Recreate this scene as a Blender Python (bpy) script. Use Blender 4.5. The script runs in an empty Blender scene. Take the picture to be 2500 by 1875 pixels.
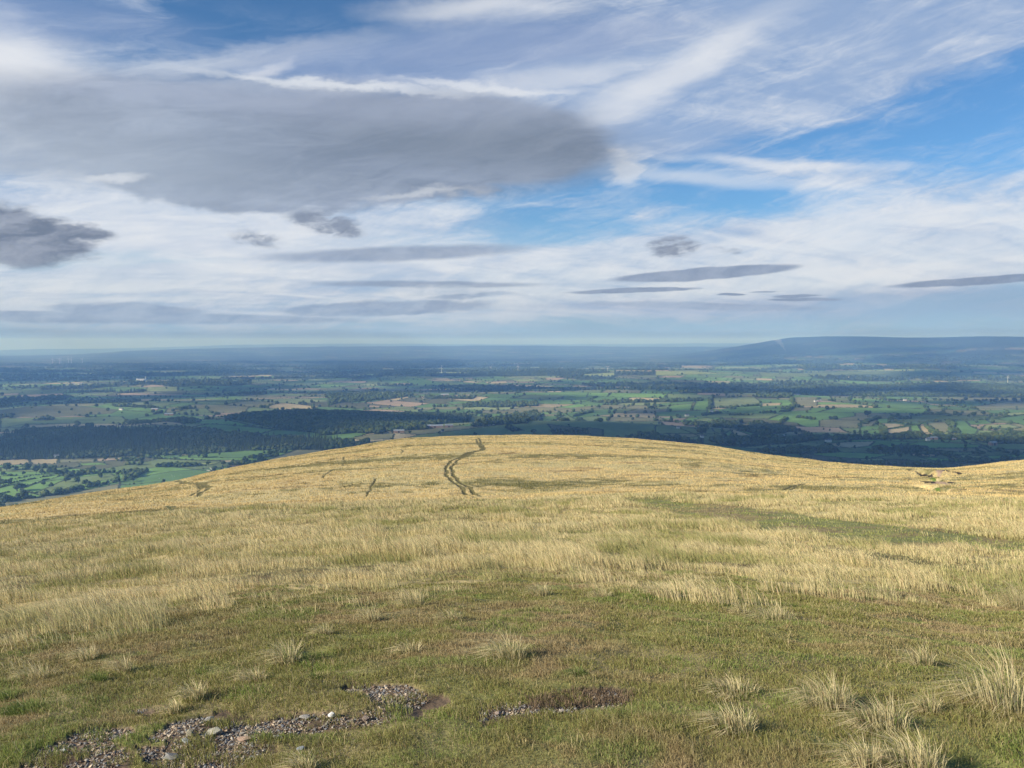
import bpy, bmesh, math, random
import numpy as np

random.seed(7)
RNG = np.random.default_rng(7)
SC = bpy.context.scene
COL = SC.collection
R = math.radians

# ------------------------------------------------------------------ camera
LENS = 28.0
F = LENS / 36.0 * 2500.0            # focal length in photo pixels
EYE = 300.0                         # eye height above the vale floor
HORIZON_Y = 835.0
PITCH = math.atan((937.5 - HORIZON_Y) / F)
cam_data = bpy.data.cameras.new('camera')
cam = bpy.data.objects.new('camera', cam_data)
COL.objects.link(cam)
cam.location = (0, 0, EYE)
cam.rotation_euler = (R(90) - PITCH, 0, 0)
cam_data.lens = LENS
cam_data.sensor_width = 36.0
cam_data.clip_start = 0.2
cam_data.clip_end = 200000.0
SC.camera = cam

SC.view_settings.view_transform = 'Standard'
SC.view_settings.look = 'None'
SC.view_settings.gamma = 1.0
SC.view_settings.exposure = 0.6
SC.render.engine = 'CYCLES'
SC.cycles.max_bounces = 5
SC.cycles.diffuse_bounces = 2
SC.cycles.glossy_bounces = 1
SC.cycles.transmission_bounces = 3
SC.cycles.transparent_max_bounces = 6
SC.cycles.volume_bounces = 1
SC.cycles.caustics_reflective = False
SC.cycles.caustics_refractive = False

# ------------------------------------------------------------------ sun
SUN_AZ, SUN_EL = -116.0, 25.0       # degrees clockwise from +Y, elevation
S = np.array([math.sin(R(SUN_AZ)) * math.cos(R(SUN_EL)), math.cos(R(SUN_AZ)) * math.cos(R(SUN_EL)), math.sin(R(SUN_EL))])
sun_data = bpy.data.lights.new('sun', 'SUN')
sun_data.energy = 5.0
sun_data.angle = R(0.55)
sun_data.color = (1.0, 0.925, 0.78)
sun = bpy.data.objects.new('sun', sun_data)
COL.objects.link(sun)
from mathutils import Vector
sun.rotation_euler = Vector(S).to_track_quat('Z', 'Y').to_euler()
sun.location = (-200, -100, 500)


def px_dir(px, py):
    px = np.asarray(px, float); py = np.asarray(py, float)
    cx = (px - 1250.0) / F; cy = (937.5 - py) / F
    dx = cx
    dy = math.cos(PITCH) + cy * math.sin(PITCH)
    dz = -math.sin(PITCH) + cy * math.cos(PITCH)
    return np.arctan2(dx, dy), dz / np.hypot(dx, dy)     # azimuth, tan(elevation)


def srgb(r, g, b):
    o = []
    for c in (r, g, b):
        c /= 255.0
        o.append(c / 12.92 if c <= 0.04045 else ((c + 0.055) / 1.055) ** 2.4)
    return tuple(o)

# ------------------------------------------------------------------ world: physical sky and its clouds, laid out by azimuth and elevation
world = bpy.data.worlds.new('World')
SC.world = world
world.use_nodes = True
NT = world.node_tree
NT.nodes.clear()
LK = NT.links.new


def N(kind, **kw):
    n = NT.nodes.new(kind)
    for k, v in kw.items():
        setattr(n, k, v)
    return n


def setin(n, key, v):
    if hasattr(v, 'is_output') or isinstance(v, bpy.types.NodeSocket):
        LK(v, n.inputs[key])
    else:
        n.inputs[key].default_value = v


def M(op, a, b=None, c=None, clamp=False):
    n = N('ShaderNodeMath', operation=op, use_clamp=clamp)
    setin(n, 0, a)
    if b is not None: setin(n, 1, b)
    if c is not None: setin(n, 2, c)
    return n.outputs[0]


def VM(op, a, b=None, scale=None):
    n = N('ShaderNodeVectorMath', operation=op)
    setin(n, 0, a)
    if b is not None: setin(n, 1, b)
    if scale is not None: setin(n, 'Scale', scale)
    return n.outputs['Value'] if op == 'LENGTH' else n.outputs['Vector']


def comb(x, y, z=0.0):
    n = N('ShaderNodeCombineXYZ')
    setin(n, 0, x); setin(n, 1, y); setin(n, 2, z)
    return n.outputs[0]


def noise(vec, scale, detail=5, rough=0.55, dist=0.0, color=False):
    n = N('ShaderNodeTexNoise')
    n.noise_dimensions = '3D'
    setin(n, 'Vector', vec); setin(n, 'Scale', scale); setin(n, 'Detail', detail)
    setin(n, 'Roughness', rough); setin(n, 'Distortion', dist)
    return n.outputs['Color'] if color else n.outputs['Fac']


def sstep(v, lo, hi, a=0.0, b=1.0):
    n = N('ShaderNodeMapRange', interpolation_type='SMOOTHSTEP')
    setin(n, 'Value', v); setin(n, 'From Min', lo); setin(n, 'From Max', hi)
    setin(n, 'To Min', a); setin(n, 'To Max', b)
    return n.outputs[0]


def mixc(f, a, b):
    n = N('ShaderNodeMix', data_type='RGBA')
    setin(n, 0, f)
    for i, v in ((6, a), (7, b)):
        if isinstance(v, bpy.types.NodeSocket): LK(v, n.inputs[i])
        else: n.inputs[i].default_value = (*v, 1.0)
    return n.outputs[2]


def mapping(vec, loc, rot, sc):
    n = N('ShaderNodeMapping', vector_type='TEXTURE')
    setin(n, 'Vector', vec)
    n.inputs['Location'].default_value = loc
    n.inputs['Rotation'].default_value = (0, 0, rot)
    n.inputs['Scale'].default_value = sc
    return n.outputs[0]


tc = N('ShaderNodeTexCoord')
sep = N('ShaderNodeSeparateXYZ'); LK(tc.outputs['Generated'], sep.inputs[0])
sx, sy, sz = sep.outputs
AZ = M('ARCTAN2', sx, sy)
HOR = M('SQRT', M('ADD', M('MULTIPLY', sx, sx), M('MULTIPLY', sy, sy)))
ELV = M('DIVIDE', sz, M('MAXIMUM', HOR, 0.001))
P = comb(AZ, ELV)
zz = M('ADD', M('MAXIMUM', sz, 0.0), 0.05)
Q = comb(M('DIVIDE', sx, zz), M('DIVIDE', sy, zz))       # cloud deck seen in perspective

# warps
nw = noise(mapping(P, (0, 0, 0), 0.06, (0.30, 0.085, 1)), 1.0, 6, 0.6, color=True)
off = VM('MULTIPLY', VM('SUBTRACT', nw, (0.5, 0.5, 0.5)), (0.16, 0.045, 0))
PW = VM('ADD', P, off)                                   # soft, streaky edges
nf = noise(mapping(P, (0, 0, 0), 0.1, (0.05, 0.025, 1)), 1.0, 8, 0.66, color=True)
off2 = VM('MULTIPLY', VM('SUBTRACT', nf, (0.5, 0.5, 0.5)), (0.05, 0.026, 0))
PF = VM('ADD', PW, off2)                                 # ragged edges
off3 = VM('MULTIPLY', VM('SUBTRACT', nf, (0.5, 0.5, 0.5)), (0.035, 0.006, 0))
PL = VM('ADD', P, off3)                                  # lens clouds


def blob(*a_, **kw):
    return lambda: blob_now(*a_, **kw)


def blob_now(px, py, rx, ry, rot=0.0, soft=0.7, vec=None, k=1.0):
    a, t = px_dir(px, py)
    a, t = float(a), float(t)
    vx, vy = split(vec or PW)
    c_, s_ = math.cos(R(rot)), math.sin(R(rot))
    c_u, s_u = c_ / (rx / F), s_ / (rx / F)
    c_v, s_v = c_ / (ry / F), s_ / (ry / F)
    # rotate (downwards for positive rot, as seen), scale and take the squared distance
    u = M('MULTIPLY_ADD', vx, c_u, M('MULTIPLY_ADD', vy, -s_u, -(a * c_u - t * s_u)))
    v = M('MULTIPLY_ADD', vx, s_v, M('MULTIPLY_ADD', vy, c_v, -(a * s_v + t * c_v)))
    d2 = M('MULTIPLY_ADD', u, u, M('MULTIPLY', v, v))
    return sstep(M('SQRT', d2), 1.0 - soft * 0.5, 1.0 + soft * 0.5, k, 0.0)


_split = {}


def split(vec):
    key = (vec.node.name, vec.name)
    if key not in _split:
        n = N('ShaderNodeSeparateXYZ'); LK(vec, n.inputs[0])
        _split[key] = (n.outputs[0], n.outputs[1])
    return _split[key]


def total(parts, op='ADD'):
    o = parts[0]()
    for p in parts[1:]:
        o = M(op, o, p())
    return o


sky = N('ShaderNodeTexSky')
sky.sky_type = 'NISHITA'
sky.sun_disc = False
sky.sun_elevation = R(SUN_EL)
sky.sun_rotation = R(SUN_AZ % 360)
sky.altitude = 600
sky.air_density = 1.0
sky.dust_density = 0.35
sky.ozone_density = 3.0
base = VM('MULTIPLY', sky.outputs[0], (0.43, 0.65, 0.80))
K = 10.0 / 2 ** 0.6                                      # world strength 0.1, exposure 0.5


def kc(r, g, b, m=1.0):
    return tuple(c * K * m for c in srgb(r, g, b))

hz = sstep(ELV, -0.02, 0.24, 1.0, 0.0)
hz = M('POWER', hz, 1.4)
col = mixc(M('MULTIPLY', hz, 0.85), base, kc(146, 184, 216))

# veil of high white and lavender cloud
zq = M('ADD', M('MAXIMUM', sz, 0.0), 0.16)
QS = comb(M('DIVIDE', sx, zq), M('DIVIDE', sy, zq))      # softer perspective for thin cloud
streak = noise(mapping(QS, (0, 0, 0), R(32), (2.0, 0.75, 1)), 1.0, 6, 0.6, 0.9)
fine = noise(mapping(QS, (3.1, 1.7, 0), R(18), (0.62, 0.26, 1)), 1.0, 7, 0.62, 0.6)
soft = noise(mapping(P, (0.3, 0.2, 0), R(6), (0.42, 0.11, 1)), 1.0, 6, 0.6, 0.5)
veil = total([
    blob(60, 225, 290, 140, 0, 1.0, k=1.0),
    blob(60, 20, 340, 80, 0, 1.0, k=0.75),
    blob(560, 175, 330, 75, -10, 1.3, k=0.50),
    blob(1650, 50, 900, 150, -6, 1.0, k=0.72),
    blob(1480, 190, 520, 110, -14, 1.1, k=0.55),
    blob(2080, 205, 620, 70, -14, 1.2, k=0.50),
    blob(1650, 300, 420, 55, -12, 1.3, k=0.40),
    blob(2420, 40, 420, 110, -10, 1.0, k=0.5),
    blob(1760, 385, 300, 36, 12, 1.3, k=0.50),
    blob(1960, 420, 240, 30, 0, 1.3, k=0.42),
    blob(2350, 270, 240, 22, 5, 1.3, k=0.42),
    blob(2250, 350, 260, 14, -6, 1.3, k=0.3),
    blob(400, 600, 1000, 170, 0, 0.9, k=0.95),
    blob(1000, 700, 1500, 85, -1, 1.0, k=0.5),
    blob(2150, 610, 900, 110, -6, 0.9, k=0.85),
    blob(1650, 640, 500, 70, -3, 1.0, k=0.5),
    blob(1640, 455, 100, 22, 12, 1.3, k=0.45),
    blob(1590, 508, 70, 16, -10, 1.2, k=0.6),
    blob(1400, 492, 120, 12, -3, 1.3, k=0.55),
    blob(650, 165, 80, 20, -22, 1.2, k=0.8),
    blob(1180, 30, 160, 45, -5, 1.2, k=0.6),
    blob(1700, 130, 330, 80, -24, 1.3, k=0.5),
    blob(2250, 440, 420, 30, -2, 1.3, k=0.2),
    blob(2000, 340, 800, 120, -4, 1.4, k=0.30),
])
gaps = total([
    blob(880, 85, 480, 105, -8, 1.0, k=1.0),
    blob(330, 140, 260, 75, 20, 1.0, k=0.9),
    blob(1420, 455, 420, 75, 0, 1.0, k=0.45),
    blob(2000, 370, 650, 85, -6, 1.1, k=0.34),
    blob(2450, 240, 300, 80, -14, 1.0, k=0.45),
    blob(210, 640, 260, 22, -4, 1.2, k=0.75),
    blob(1220, 590, 330, 40, -4, 1.2, k=0.50),
    blob(560, 645, 130, 9, -2, 1.2, k=0.45),
])
cov = M('SUBTRACT', veil, gaps)
cov = M('ADD', cov, M('MULTIPLY', M('SUBTRACT', streak, 0.5), 1.15))
cov = M('ADD', cov, M('MULTIPLY', M('SUBTRACT', fine, 0.5), 0.45))
cov = M('ADD', cov, M('MULTIPLY', M('SUBTRACT', soft, 0.5), 0.7))
wisp = noise(mapping(PW, (0.7, 0.1, 0), R(14), (0.12, 0.026, 1)), 1.0, 10, 0.72, 0.5)
cov = M('ADD', cov, M('MULTIPLY', M('SUBTRACT', wisp, 0.5), 1.25))
cov = sstep(cov, -0.08, 1.02)
whiten = sstep(M('ADD', M('MULTIPLY_ADD', fine, 0.35, M('MULTIPLY_ADD', soft, 0.35, M('MULTIPLY', wisp, 0.3))), M('MULTIPLY', ELV, -0.36)), 0.32, 0.54)
wcol = mixc(whiten, kc(158, 179, 212), kc(226, 230, 237))
thin = sstep(M('MULTIPLY_ADD', wisp, 0.6, M('MULTIPLY', streak, 0.4)), 0.44, 0.66)
col = mixc(M('MULTIPLY', M('MULTIPLY', thin, 0.42), sstep(ELV, 0.42, 0.30)), col, kc(205, 216, 232))
col = mixc(M('MULTIPLY', cov, M('MULTIPLY_ADD', thin, 0.12, 0.80)), col, wcol)
brt = total([blob(40, 190, 230, 95, 4, 1.2, vec=PF, k=0.85), blob(520, 150, 300, 26, -14, 1.9, vec=PF, k=0.5), blob(560, 205, 240, 16, -6, 1.9, vec=PF, k=0.4), blob(70, 225, 210, 90, 0, 1.4, vec=PF, k=0.65), blob(1515, 408, 48, 30, 12, 1.2, vec=PF, k=0.7), blob(1505, 362, 18, 8, 0, 1.2, vec=PF, k=0.7),
             blob(655, 165, 70, 18, -24, 1.9, vec=PF, k=0.85), blob(850, 212, 150, 20, -2, 1.2, vec=PF, k=0.7),
             blob(1180, 22, 190, 34, -5, 1.9, vec=PF, k=0.7), blob(1180, 222, 200, 14, 3, 1.2, vec=PF, k=0.6),
             blob(450, 600, 700, 80, 0, 1.4, k=0.45), blob(1620, 190, 260, 36, -26, 1.7, k=0.65), blob(1330, 205, 200, 22, -8, 1.6, k=0.5), blob(1700, 430, 220, 16, 8, 1.8, k=0.5), blob(2150, 620, 700, 90, -4, 1.5, k=0.2), blob(1900, 395, 200, 9, 6, 1.9, vec=PW, k=0.6)], 'MAXIMUM')
col = mixc(brt, col, kc(234, 236, 240))
# lavender sheets
lav = total([blob(1230, 120, 430, 62, -6, 1.0, vec=PW, k=0.8), blob(950, 165, 320, 55, 0, 1.1, k=0.7), blob(110, 30, 260, 50, 0, 1.2, k=0.5),
             blob(2350, 742, 800, 36, 0, 1.1, k=0.6), blob(1700, 752, 380, 14, 1, 0.9, vec=PL, k=0.5)], 'MAXIMUM')
col = mixc(lav, col, mixc(wisp, kc(122, 146, 190), kc(174, 188, 214)))
# pale belt along the horizon
belt = sstep(ELV, -0.01, 0.062, 0.9, 0.0)
bn = noise(mapping(P, (0, 0, 0), 0, (0.35, 0.012, 1)), 1.0, 4, 0.5)
col = mixc(M('MULTIPLY', belt, sstep(bn, 0.15, 0.65, 0.6, 1.0)), col, kc(158, 186, 222))
col = mixc(sstep(ELV, -0.01, 0.022, 0.85, 0.0), col, kc(140, 168, 212))
# grey clouds
PC = VM('ADD', P, VM('MULTIPLY', VM('SUBTRACT', nf, (0.5, 0.5, 0.5)), (0.03, 0.016, 0)))
body = noise(mapping(QS, (0, 0, 0), R(10), (0.95, 0.32, 1)), 1.0, 6, 0.55, 0.5)
big = total([blob(760, 345, 720, 132, 0, 0.48), blob(150, 355, 480, 72, 0, 0.8, k=0.8), blob(1150, 340, 350, 112, 4, 0.34, vec=PL),
             blob(560, 455, 330, 48, 3, 0.4, vec=PF), blob(1000, 440, 330, 60, -6, 0.5, vec=PF)], 'MAXIMUM')
low = total([blob(10, 575, 150, 60, 6, 0.35, vec=PF), blob(165, 568, 78, 22, 2, 0.6, vec=PF)], 'MAXIMUM')
rag = total([blob(795, 548, 84, 26, 10, 1.2, vec=PC), blob(630, 585, 60, 20, 6, 1.5, vec=PC, k=0.65),
             blob(1648, 602, 55, 26, -4, 1.2, vec=PC), blob(1765, 617, 40, 7, 8, 1.2, vec=PF, k=0.6)], 'MAXIMUM')
lens = total([blob(970, 620, 290, 17, -3, 0.7, vec=PL, k=0.85), blob(1045, 694, 250, 8, 0, 0.7, vec=PL, k=0.8),
              blob(1720, 668, 215, 14, -3.2, 0.3, vec=PL), blob(1545, 709, 150, 6, -1.5, 0.35, vec=PL),
              blob(1785, 719, 33, 3, 0, 0.4, vec=PL), blob(1865, 712, 32, 2, 0, 0.5, vec=PL, k=0.8), blob(1945, 722, 45, 4, 0, 0.5, vec=PL),
              blob(1965, 731, 75, 4, 1, 0.5, vec=PL), blob(2400, 685, 175, 8.5, -2, 0.35, vec=PL)], 'MAXIMUM')
cum = total([blob(300, 776, 520, 12, 0, 0.5, vec=PL, k=0.85), blob(320, 758, 150, 16, 1, 0.4, vec=PC, k=0.9),
             blob(940, 752, 250, 18, -2, 0.4, vec=PC, k=0.9), blob(1720, 748, 260, 9, 2, 0.5, vec=PC, k=0.6), blob(1150, 722, 110, 6, -3, 0.6, vec=PC, k=0.6)], 'MAXIMUM')
puff = blob_now(1075, 714, 120, 20, 0, 0.4, vec=PC, k=0.8)
bigc = mixc(sstep(M('MULTIPLY_ADD', wisp, 0.5, M('MULTIPLY', body, 0.5)), 0.36, 0.64), kc(128, 141, 163), kc(166, 178, 199))
dark = total([blob(1130, 345, 460, 95, 5, 1.5), blob(900, 420, 500, 60, 0, 1.5, k=0.5)], 'MAXIMUM')
bigc = mixc(M('MULTIPLY', dark, 0.65), bigc, kc(110, 122, 138))
bigc = mixc(blob_now(130, 385, 460, 110, 0, 1.5, k=0.6), bigc, kc(176, 188, 204))
topl = blob_now(820, 245, 620, 40, 0, 1.6, k=0.45)
bigc = mixc(topl, bigc, kc(170, 180, 202))
col = mixc(M('MULTIPLY', big, 0.97), col, bigc)
rim = total([blob(830, 208, 260, 9, 2, 1.5, vec=PF, k=0.7), blob(1180, 222, 160, 7, 5, 1.5, vec=PF, k=0.6), blob(300, 437, 60, 8, -10, 1.5, vec=PF, k=0.6), blob(1010, 480, 120, 8, -6, 1.6, vec=PF, k=0.45)], 'MAXIMUM')
col = mixc(rim, col, kc(228, 232, 238))
ragn = sstep(noise(mapping(PF, (0.2, 0.4, 0), R(20), (0.05, 0.022, 1)), 1.0, 8, 0.62), 0.32, 0.68)
col = mixc(M('MULTIPLY', low, 0.97), col, mixc(ragn, kc(108, 119, 138), kc(158, 166, 182)))
col = mixc(sstep(M('MULTIPLY', rag, M('MULTIPLY_ADD', ragn, -0.9, 1.15)), 0.1, 0.9), col, mixc(ragn, kc(132, 143, 163), kc(168, 177, 192)))
col = mixc(M('MULTIPLY', lens, 0.9), col, mixc(ragn, kc(128, 145, 172), kc(152, 166, 190)))
col = mixc(M('MULTIPLY', puff, 0.8), col, mixc(ragn, kc(180, 194, 212), kc(222, 228, 236)))
col = mixc(M('MULTIPLY', cum, 0.85), col, mixc(ragn, kc(128, 148, 180), kc(164, 181, 206)))
bg = N('ShaderNodeBackground')
LK(col, bg.inputs['Color'])
bg.inputs['Strength'].default_value = 0.1
wo = N('ShaderNodeOutputWorld')
LK(bg.outputs[0], wo.inputs['Surface'])
world.cycles.sampling_method = 'MANUAL'
world.cycles.sample_map_resolution = 512

# ------------------------------------------------------------------ numeric helpers


def h2(ix, iy, seed=0):
    n = (ix.astype(np.int64) * 374761393 + iy.astype(np.int64) * 668265263 + seed * 974634777) & 0xFFFFFFFF
    n = ((n ^ (n >> 13)) * 1274126177) & 0xFFFFFFFF
    n = n ^ (n >> 16)
    return (n & 0xFFFFFF) / float(0x1000000)


def vn(x, y, seed=0):
    ix = np.floor(x); iy = np.floor(y)
    fx = x - ix; fy = y - iy
    fx = fx * fx * (3 - 2 * fx); fy = fy * fy * (3 - 2 * fy)
    a = h2(ix, iy, seed); b = h2(ix + 1, iy, seed); c = h2(ix, iy + 1, seed); d = h2(ix + 1, iy + 1, seed)
    return (a + (b - a) * fx) * (1 - fy) + (c + (d - c) * fx) * fy


def fbm(x, y, oct=4, seed=0, gain=0.5):
    s = np.zeros_like(x, dtype=float); a = 1.0; tot = 0
    for o in range(oct):
        s += a * vn(x * 2 ** o + 17.3 * o, y * 2 ** o - 9.1 * o, seed + o)
        tot += a; a *= gain
    return s / tot


def ss(x, a, b):
    t = np.clip((x - a) / (b - a), 0, 1)
    return t * t * (3 - 2 * t)


def pchip(xs, ys, x):
    xs = np.asarray(xs, float); ys = np.asarray(ys, float)
    h = np.diff(xs); d = np.diff(ys) / h
    m = np.zeros_like(ys)
    m[1:-1] = np.where(d[:-1] * d[1:] > 0, 2 * d[:-1] * d[1:] / (d[:-1] + d[1:] + 1e-12), 0)
    m[0] = d[0]; m[-1] = d[-1]
    i = np.clip(np.searchsorted(xs, x) - 1, 0, len(h) - 1)
    t = np.clip((x - xs[i]) / h[i], 0, 1)
    return ((1 + 2 * t) * (1 - t) ** 2 * ys[i] + t * (1 - t) ** 2 * h[i] * m[i] + t * t * (3 - 2 * t) * ys[i + 1] + t * t * (t - 1) * h[i] * m[i + 1])


def inpoly(x, y, poly):
    poly = np.asarray(poly); n = len(poly)
    ins = np.zeros(x.shape, bool)
    j = n - 1
    for i in range(n):
        xi, yi = poly[i]; xj, yj = poly[j]
        c = ((yi > y) != (yj > y)) & (x < (xj - xi) * (y - yi) / (yj - yi + 1e-12) + xi)
        ins ^= c
        j = i
    return ins


def dist_line(x, y, pts):
    d = np.full(x.shape, 1e9)
    for (ax, ay), (bx, by) in zip(pts[:-1], pts[1:]):
        vx, vy = bx - ax, by - ay
        t = np.clip(((x - ax) * vx + (y - ay) * vy) / (vx * vx + vy * vy + 1e-9), 0, 1)
        d = np.minimum(d, np.hypot(x - ax - t * vx, y - ay - t * vy))
    return d

# ------------------------------------------------------------------ terrain
T1 = [(-400, 1330), (0, 1292), (300, 1262), (600, 1240), (900, 1226), (1250, 1218), (1700, 1212), (2100, 1214), (2500, 1222), (2900, 1235)]
T2 = [(-400, 1310), (0, 1246), (150, 1217), (400, 1181), (520, 1153), (700, 1117), (900, 1084), (1000, 1070), (1120, 1065), (1300, 1063), (1500, 1069),
      (1700, 1085), (1900, 1115), (2050, 1131), (2200, 1142), (2290, 1144), (2380, 1139), (2450, 1131), (2500, 1126), (2700, 1110), (2900, 1100)]
R2 = [(-400, 180), (0, 215), (520, 330), (1120, 450), (1500, 460), (1900, 400), (2250, 360), (2500, 420), (2900, 450)]
RF = [(-400, 1250), (0, 1300), (520, 1450), (1120, 1650), (2000, 1500), (2900, 1500)]


def tabt(tab):
    a, t = px_dir([p[0] for p in tab], [p[1] for p in tab])
    return a, -t


def tabv(tab):
    a, _ = px_dir([p[0] for p in tab], [1100] * len(tab))
    return a, np.array([p[1] for p in tab], float)

T1a, T1t = tabt(T1); T2a, T2t = tabt(T2); R2a, R2v = tabv(R2); RFa, RFv = tabv(RF)


def smooth_tab(a, v, x):
    return pchip(a, v, np.clip(x, a[0], a[-1]))


def hill_parts(az):
    return smooth_tab(T1a, T1t, az), smooth_tab(T2a, T2t, az), smooth_tab(R2a, R2v, az), smooth_tab(RFa, RFv, az)

# lines and patches on the hill are filled in after the ray helper exists
HILL_CUTS = []


def hill_base(r, az):
    t1, t2, r2, rf = hill_parts(az)
    Dn = pchip([0, 1.5, 3, 6, 12, 25, 45], [1.66, 1.67, 1.74, 2.16, 3.42, 5.85, 8.87], r)
    Dn = Dn + (t1 - 0.197) * np.minimum(r, 45) * ss(r, 4, 40)
    # hollow behind the near brow
    D45 = t1 * 45; D130 = (t1 - 0.006) * 130
    u = np.clip((r - 45) / 85.0, 0, 1)
    Dm = D45 + (D130 - D45) * (u + 0.55 * u * (1 - u) ** 1.5)
    a = 130 * (t1 - 0.006 - t2) / (r2 - 130) ** 2
    Dd = t2 * r + a * (r2 - r) ** 2
    b = np.maximum((302 - t2 * rf) / (rf - r2) ** 2, 1.5e-5)
    Df = t2 * r + b * (r - r2) ** 2
    return np.where(r < 45, Dn, np.where(r < 130, Dm, np.where(r < r2, Dd, Df)))


def hill_z(x, y, detail=True):
    r = np.hypot(x, y); az = np.arctan2(x, y)
    z = EYE - hill_base(r, az)
    if detail:
        z = z + (fbm(x / 1.3, y / 1.3, 3, 5) - 0.5) * 0.16 * ss(r, 3, 12) + (fbm(x / 0.42, y / 0.36, 2, 6) - 0.5) * 0.07 * ss(r, 2.2, 4) * ss(r, 40, 15)
        z = z + (fbm(x / 9, y / 9, 3, 9) - 0.5) * 0.5 * ss(r, 12, 60)
        z = z + (fbm(x / 40, y / 40, 3, 19) - 0.5) * 1.6 * ss(r, 90, 200) * ss(r, 3000, 700)
        for pts, w, dep in HILL_CUTS:
            m = (np.abs(x - np.mean([p[0] for p in pts])) < 200) & (np.abs(y - np.mean([p[1] for p in pts])) < 250)
            if m.any():
                d = dist_line(x[m], y[m], pts)
                z[m] -= dep * ss(d, w, w * 0.3)
    return z

RIDGES = [  # px, distance, lateral m, radial m, height
    (1330, 2350, 620, 260, 62), (820, 2250, 260, 220, 16), (1900, 2300, 420, 260, 20),
    (250, 2700, 900, 330, 38), (750, 2950, 400, 300, 30), (350, 3800, 1100, 420, 34), (2150, 3500, 900, 600, 34), (2450, 2500, 500, 250, 22),
    (1750, 4300, 900, 500, 30), (1100, 4200, 900, 350, 20), (1500, 7200, 2500, 700, 45), (2200, 9500, 2200, 900, 70), (600, 6200, 1600, 600, 25)]
SK1 = [(-600, 872), (0, 870), (200, 864), (350, 855), (600, 849), (800, 846), (1300, 844), (1500, 846), (1700, 846), (2500, 846), (3100, 850)]
SK2 = [(-600, 852), (0, 856), (120, 853), (250, 852), (450, 847), (600, 842), (900, 839), (1250, 841), (1500, 840), (1750, 838), (2100, 840), (3100, 842)]
RG = [(-600, 860), (1500, 860), (1640, 850), (1750, 841), (1850, 833), (1950, 823), (2050, 821), (2250, 824), (2400, 821), (2550, 823), (3100, 826)]
SK1a, SK1t = tabt(SK1); SK2a, SK2t = tabt(SK2); RGa, RGt = tabt(RG)


def valley_z(x, y):
    r = np.hypot(x, y); az = np.arctan2(x, y)
    z = (fbm(x / 900, y / 900, 4, 31) - 0.5) * 26 * ss(r, 1500, 4000) + (fbm(x / 260, y / 260, 3, 41) - 0.5) * 5
    for px, d, lat, rad, h in RIDGES:
        a0, _ = px_dir(px, 1000)
        cx, cy = d * math.sin(a0), d * math.cos(a0)
        u = (x - cx) * math.cos(a0) - (y - cy) * math.sin(a0)
        v = (x - cx) * math.sin(a0) + (y - cy) * math.cos(a0)
        z = z + h * np.exp(-(u / lat) ** 2 - (v / rad) ** 2)
    wob = (fbm(az * 40, r * 0 + 3.3, 3, 51) - 0.5)
    z1 = EYE - smooth_tab(SK1a, SK1t, az) * 21000 + wob * 25
    z2 = EYE - smooth_tab(SK2a, SK2t, az) * 33000 + wob * 30
    zr = EYE - smooth_tab(RGa, RGt, az) * 15500 + wob * 12
    z = z * (1 - ss(r, 12000, 20000)) + np.maximum(z1, 0) * ss(r, 14500, 21000)
    z = np.where(r > 21000, z1 + (z2 - z1) * ss(r, 25000, 33000) - 90 * np.sin(np.clip((r - 21000) / 12000, 0, 1) * math.pi), z)
    ridge = ss(r, 10800, 15500) * ss(az, px_dir(1480, 840)[0], px_dir(1950, 840)[0])
    ridge = ridge * (1 + 0.12 * (fbm(x / 1500, y / 1500, 3, 61) - 0.5) * (1 - ss(r, 14500, 15500)))
    z = np.where(r < 19000, np.maximum(z, zr * ridge * (1 - 0.5 * ss(r, 15500, 19000))), z)
    return z


def hit(px, py, where='valley'):
    """world point on the ground seen in a given direction"""
    az, t = px_dir(px, py)
    az = np.atleast_1d(az); t = np.atleast_1d(t)
    rs = np.geomspace(1250, 34000, 1500) if where == 'valley' else np.geomspace(1.6, 900, 1500)
    A, RR = np.meshgrid(az, rs, indexing='ij')
    X = RR * np.sin(A); Y = RR * np.cos(A)
    Z = valley_z(X, Y) if where == 'valley' else EYE - hill_base(RR, A)
    f = EYE + t[:, None] * RR - Z
    i = np.argmax(f < 0, axis=1); i = np.clip(i, 1, len(rs) - 1)
    k = np.arange(len(az))
    f0 = f[k, i - 1]; f1 = f[k, i]
    w = np.clip(f0 / (f0 - f1 + 1e-9), 0, 1)
    r = rs[i - 1] + (rs[i] - rs[i - 1]) * w
    return np.stack([r * np.sin(az), r * np.cos(az)], 1)


class Crop:
    def __init__(s, ox, oy, k, where='valley'): s.ox, s.oy, s.k, s.w = ox, oy, k, where
    def pts(s, ps):
        a = np.array(ps, float)
        return hit(s.ox + a[:, 0] / s.k, s.oy + a[:, 1] / s.k, s.w)

cA = Crop(0, 800, 2.458); cB = Crop(800, 800, 2.458); cC = Crop(1600, 780, 2.458)
cL = Crop(0, 850, 5.53); cM = Crop(900, 870, 3.687); cN = Crop(300, 980, 5.53); cR = Crop(1600, 900, 5.53); cQ = Crop(2100, 950, 5.53); cK = Crop(0, 1050, 5.53)
hA = Crop(0, 800, 2.458, 'hill'); hB = Crop(800, 800, 2.458, 'hill'); hC = Crop(1600, 780, 2.458, 'hill'); hG = Crop(2150, 1100, 6.32, 'hill')
hP = Crop(0, 0, 1.0, 'hill')

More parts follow.
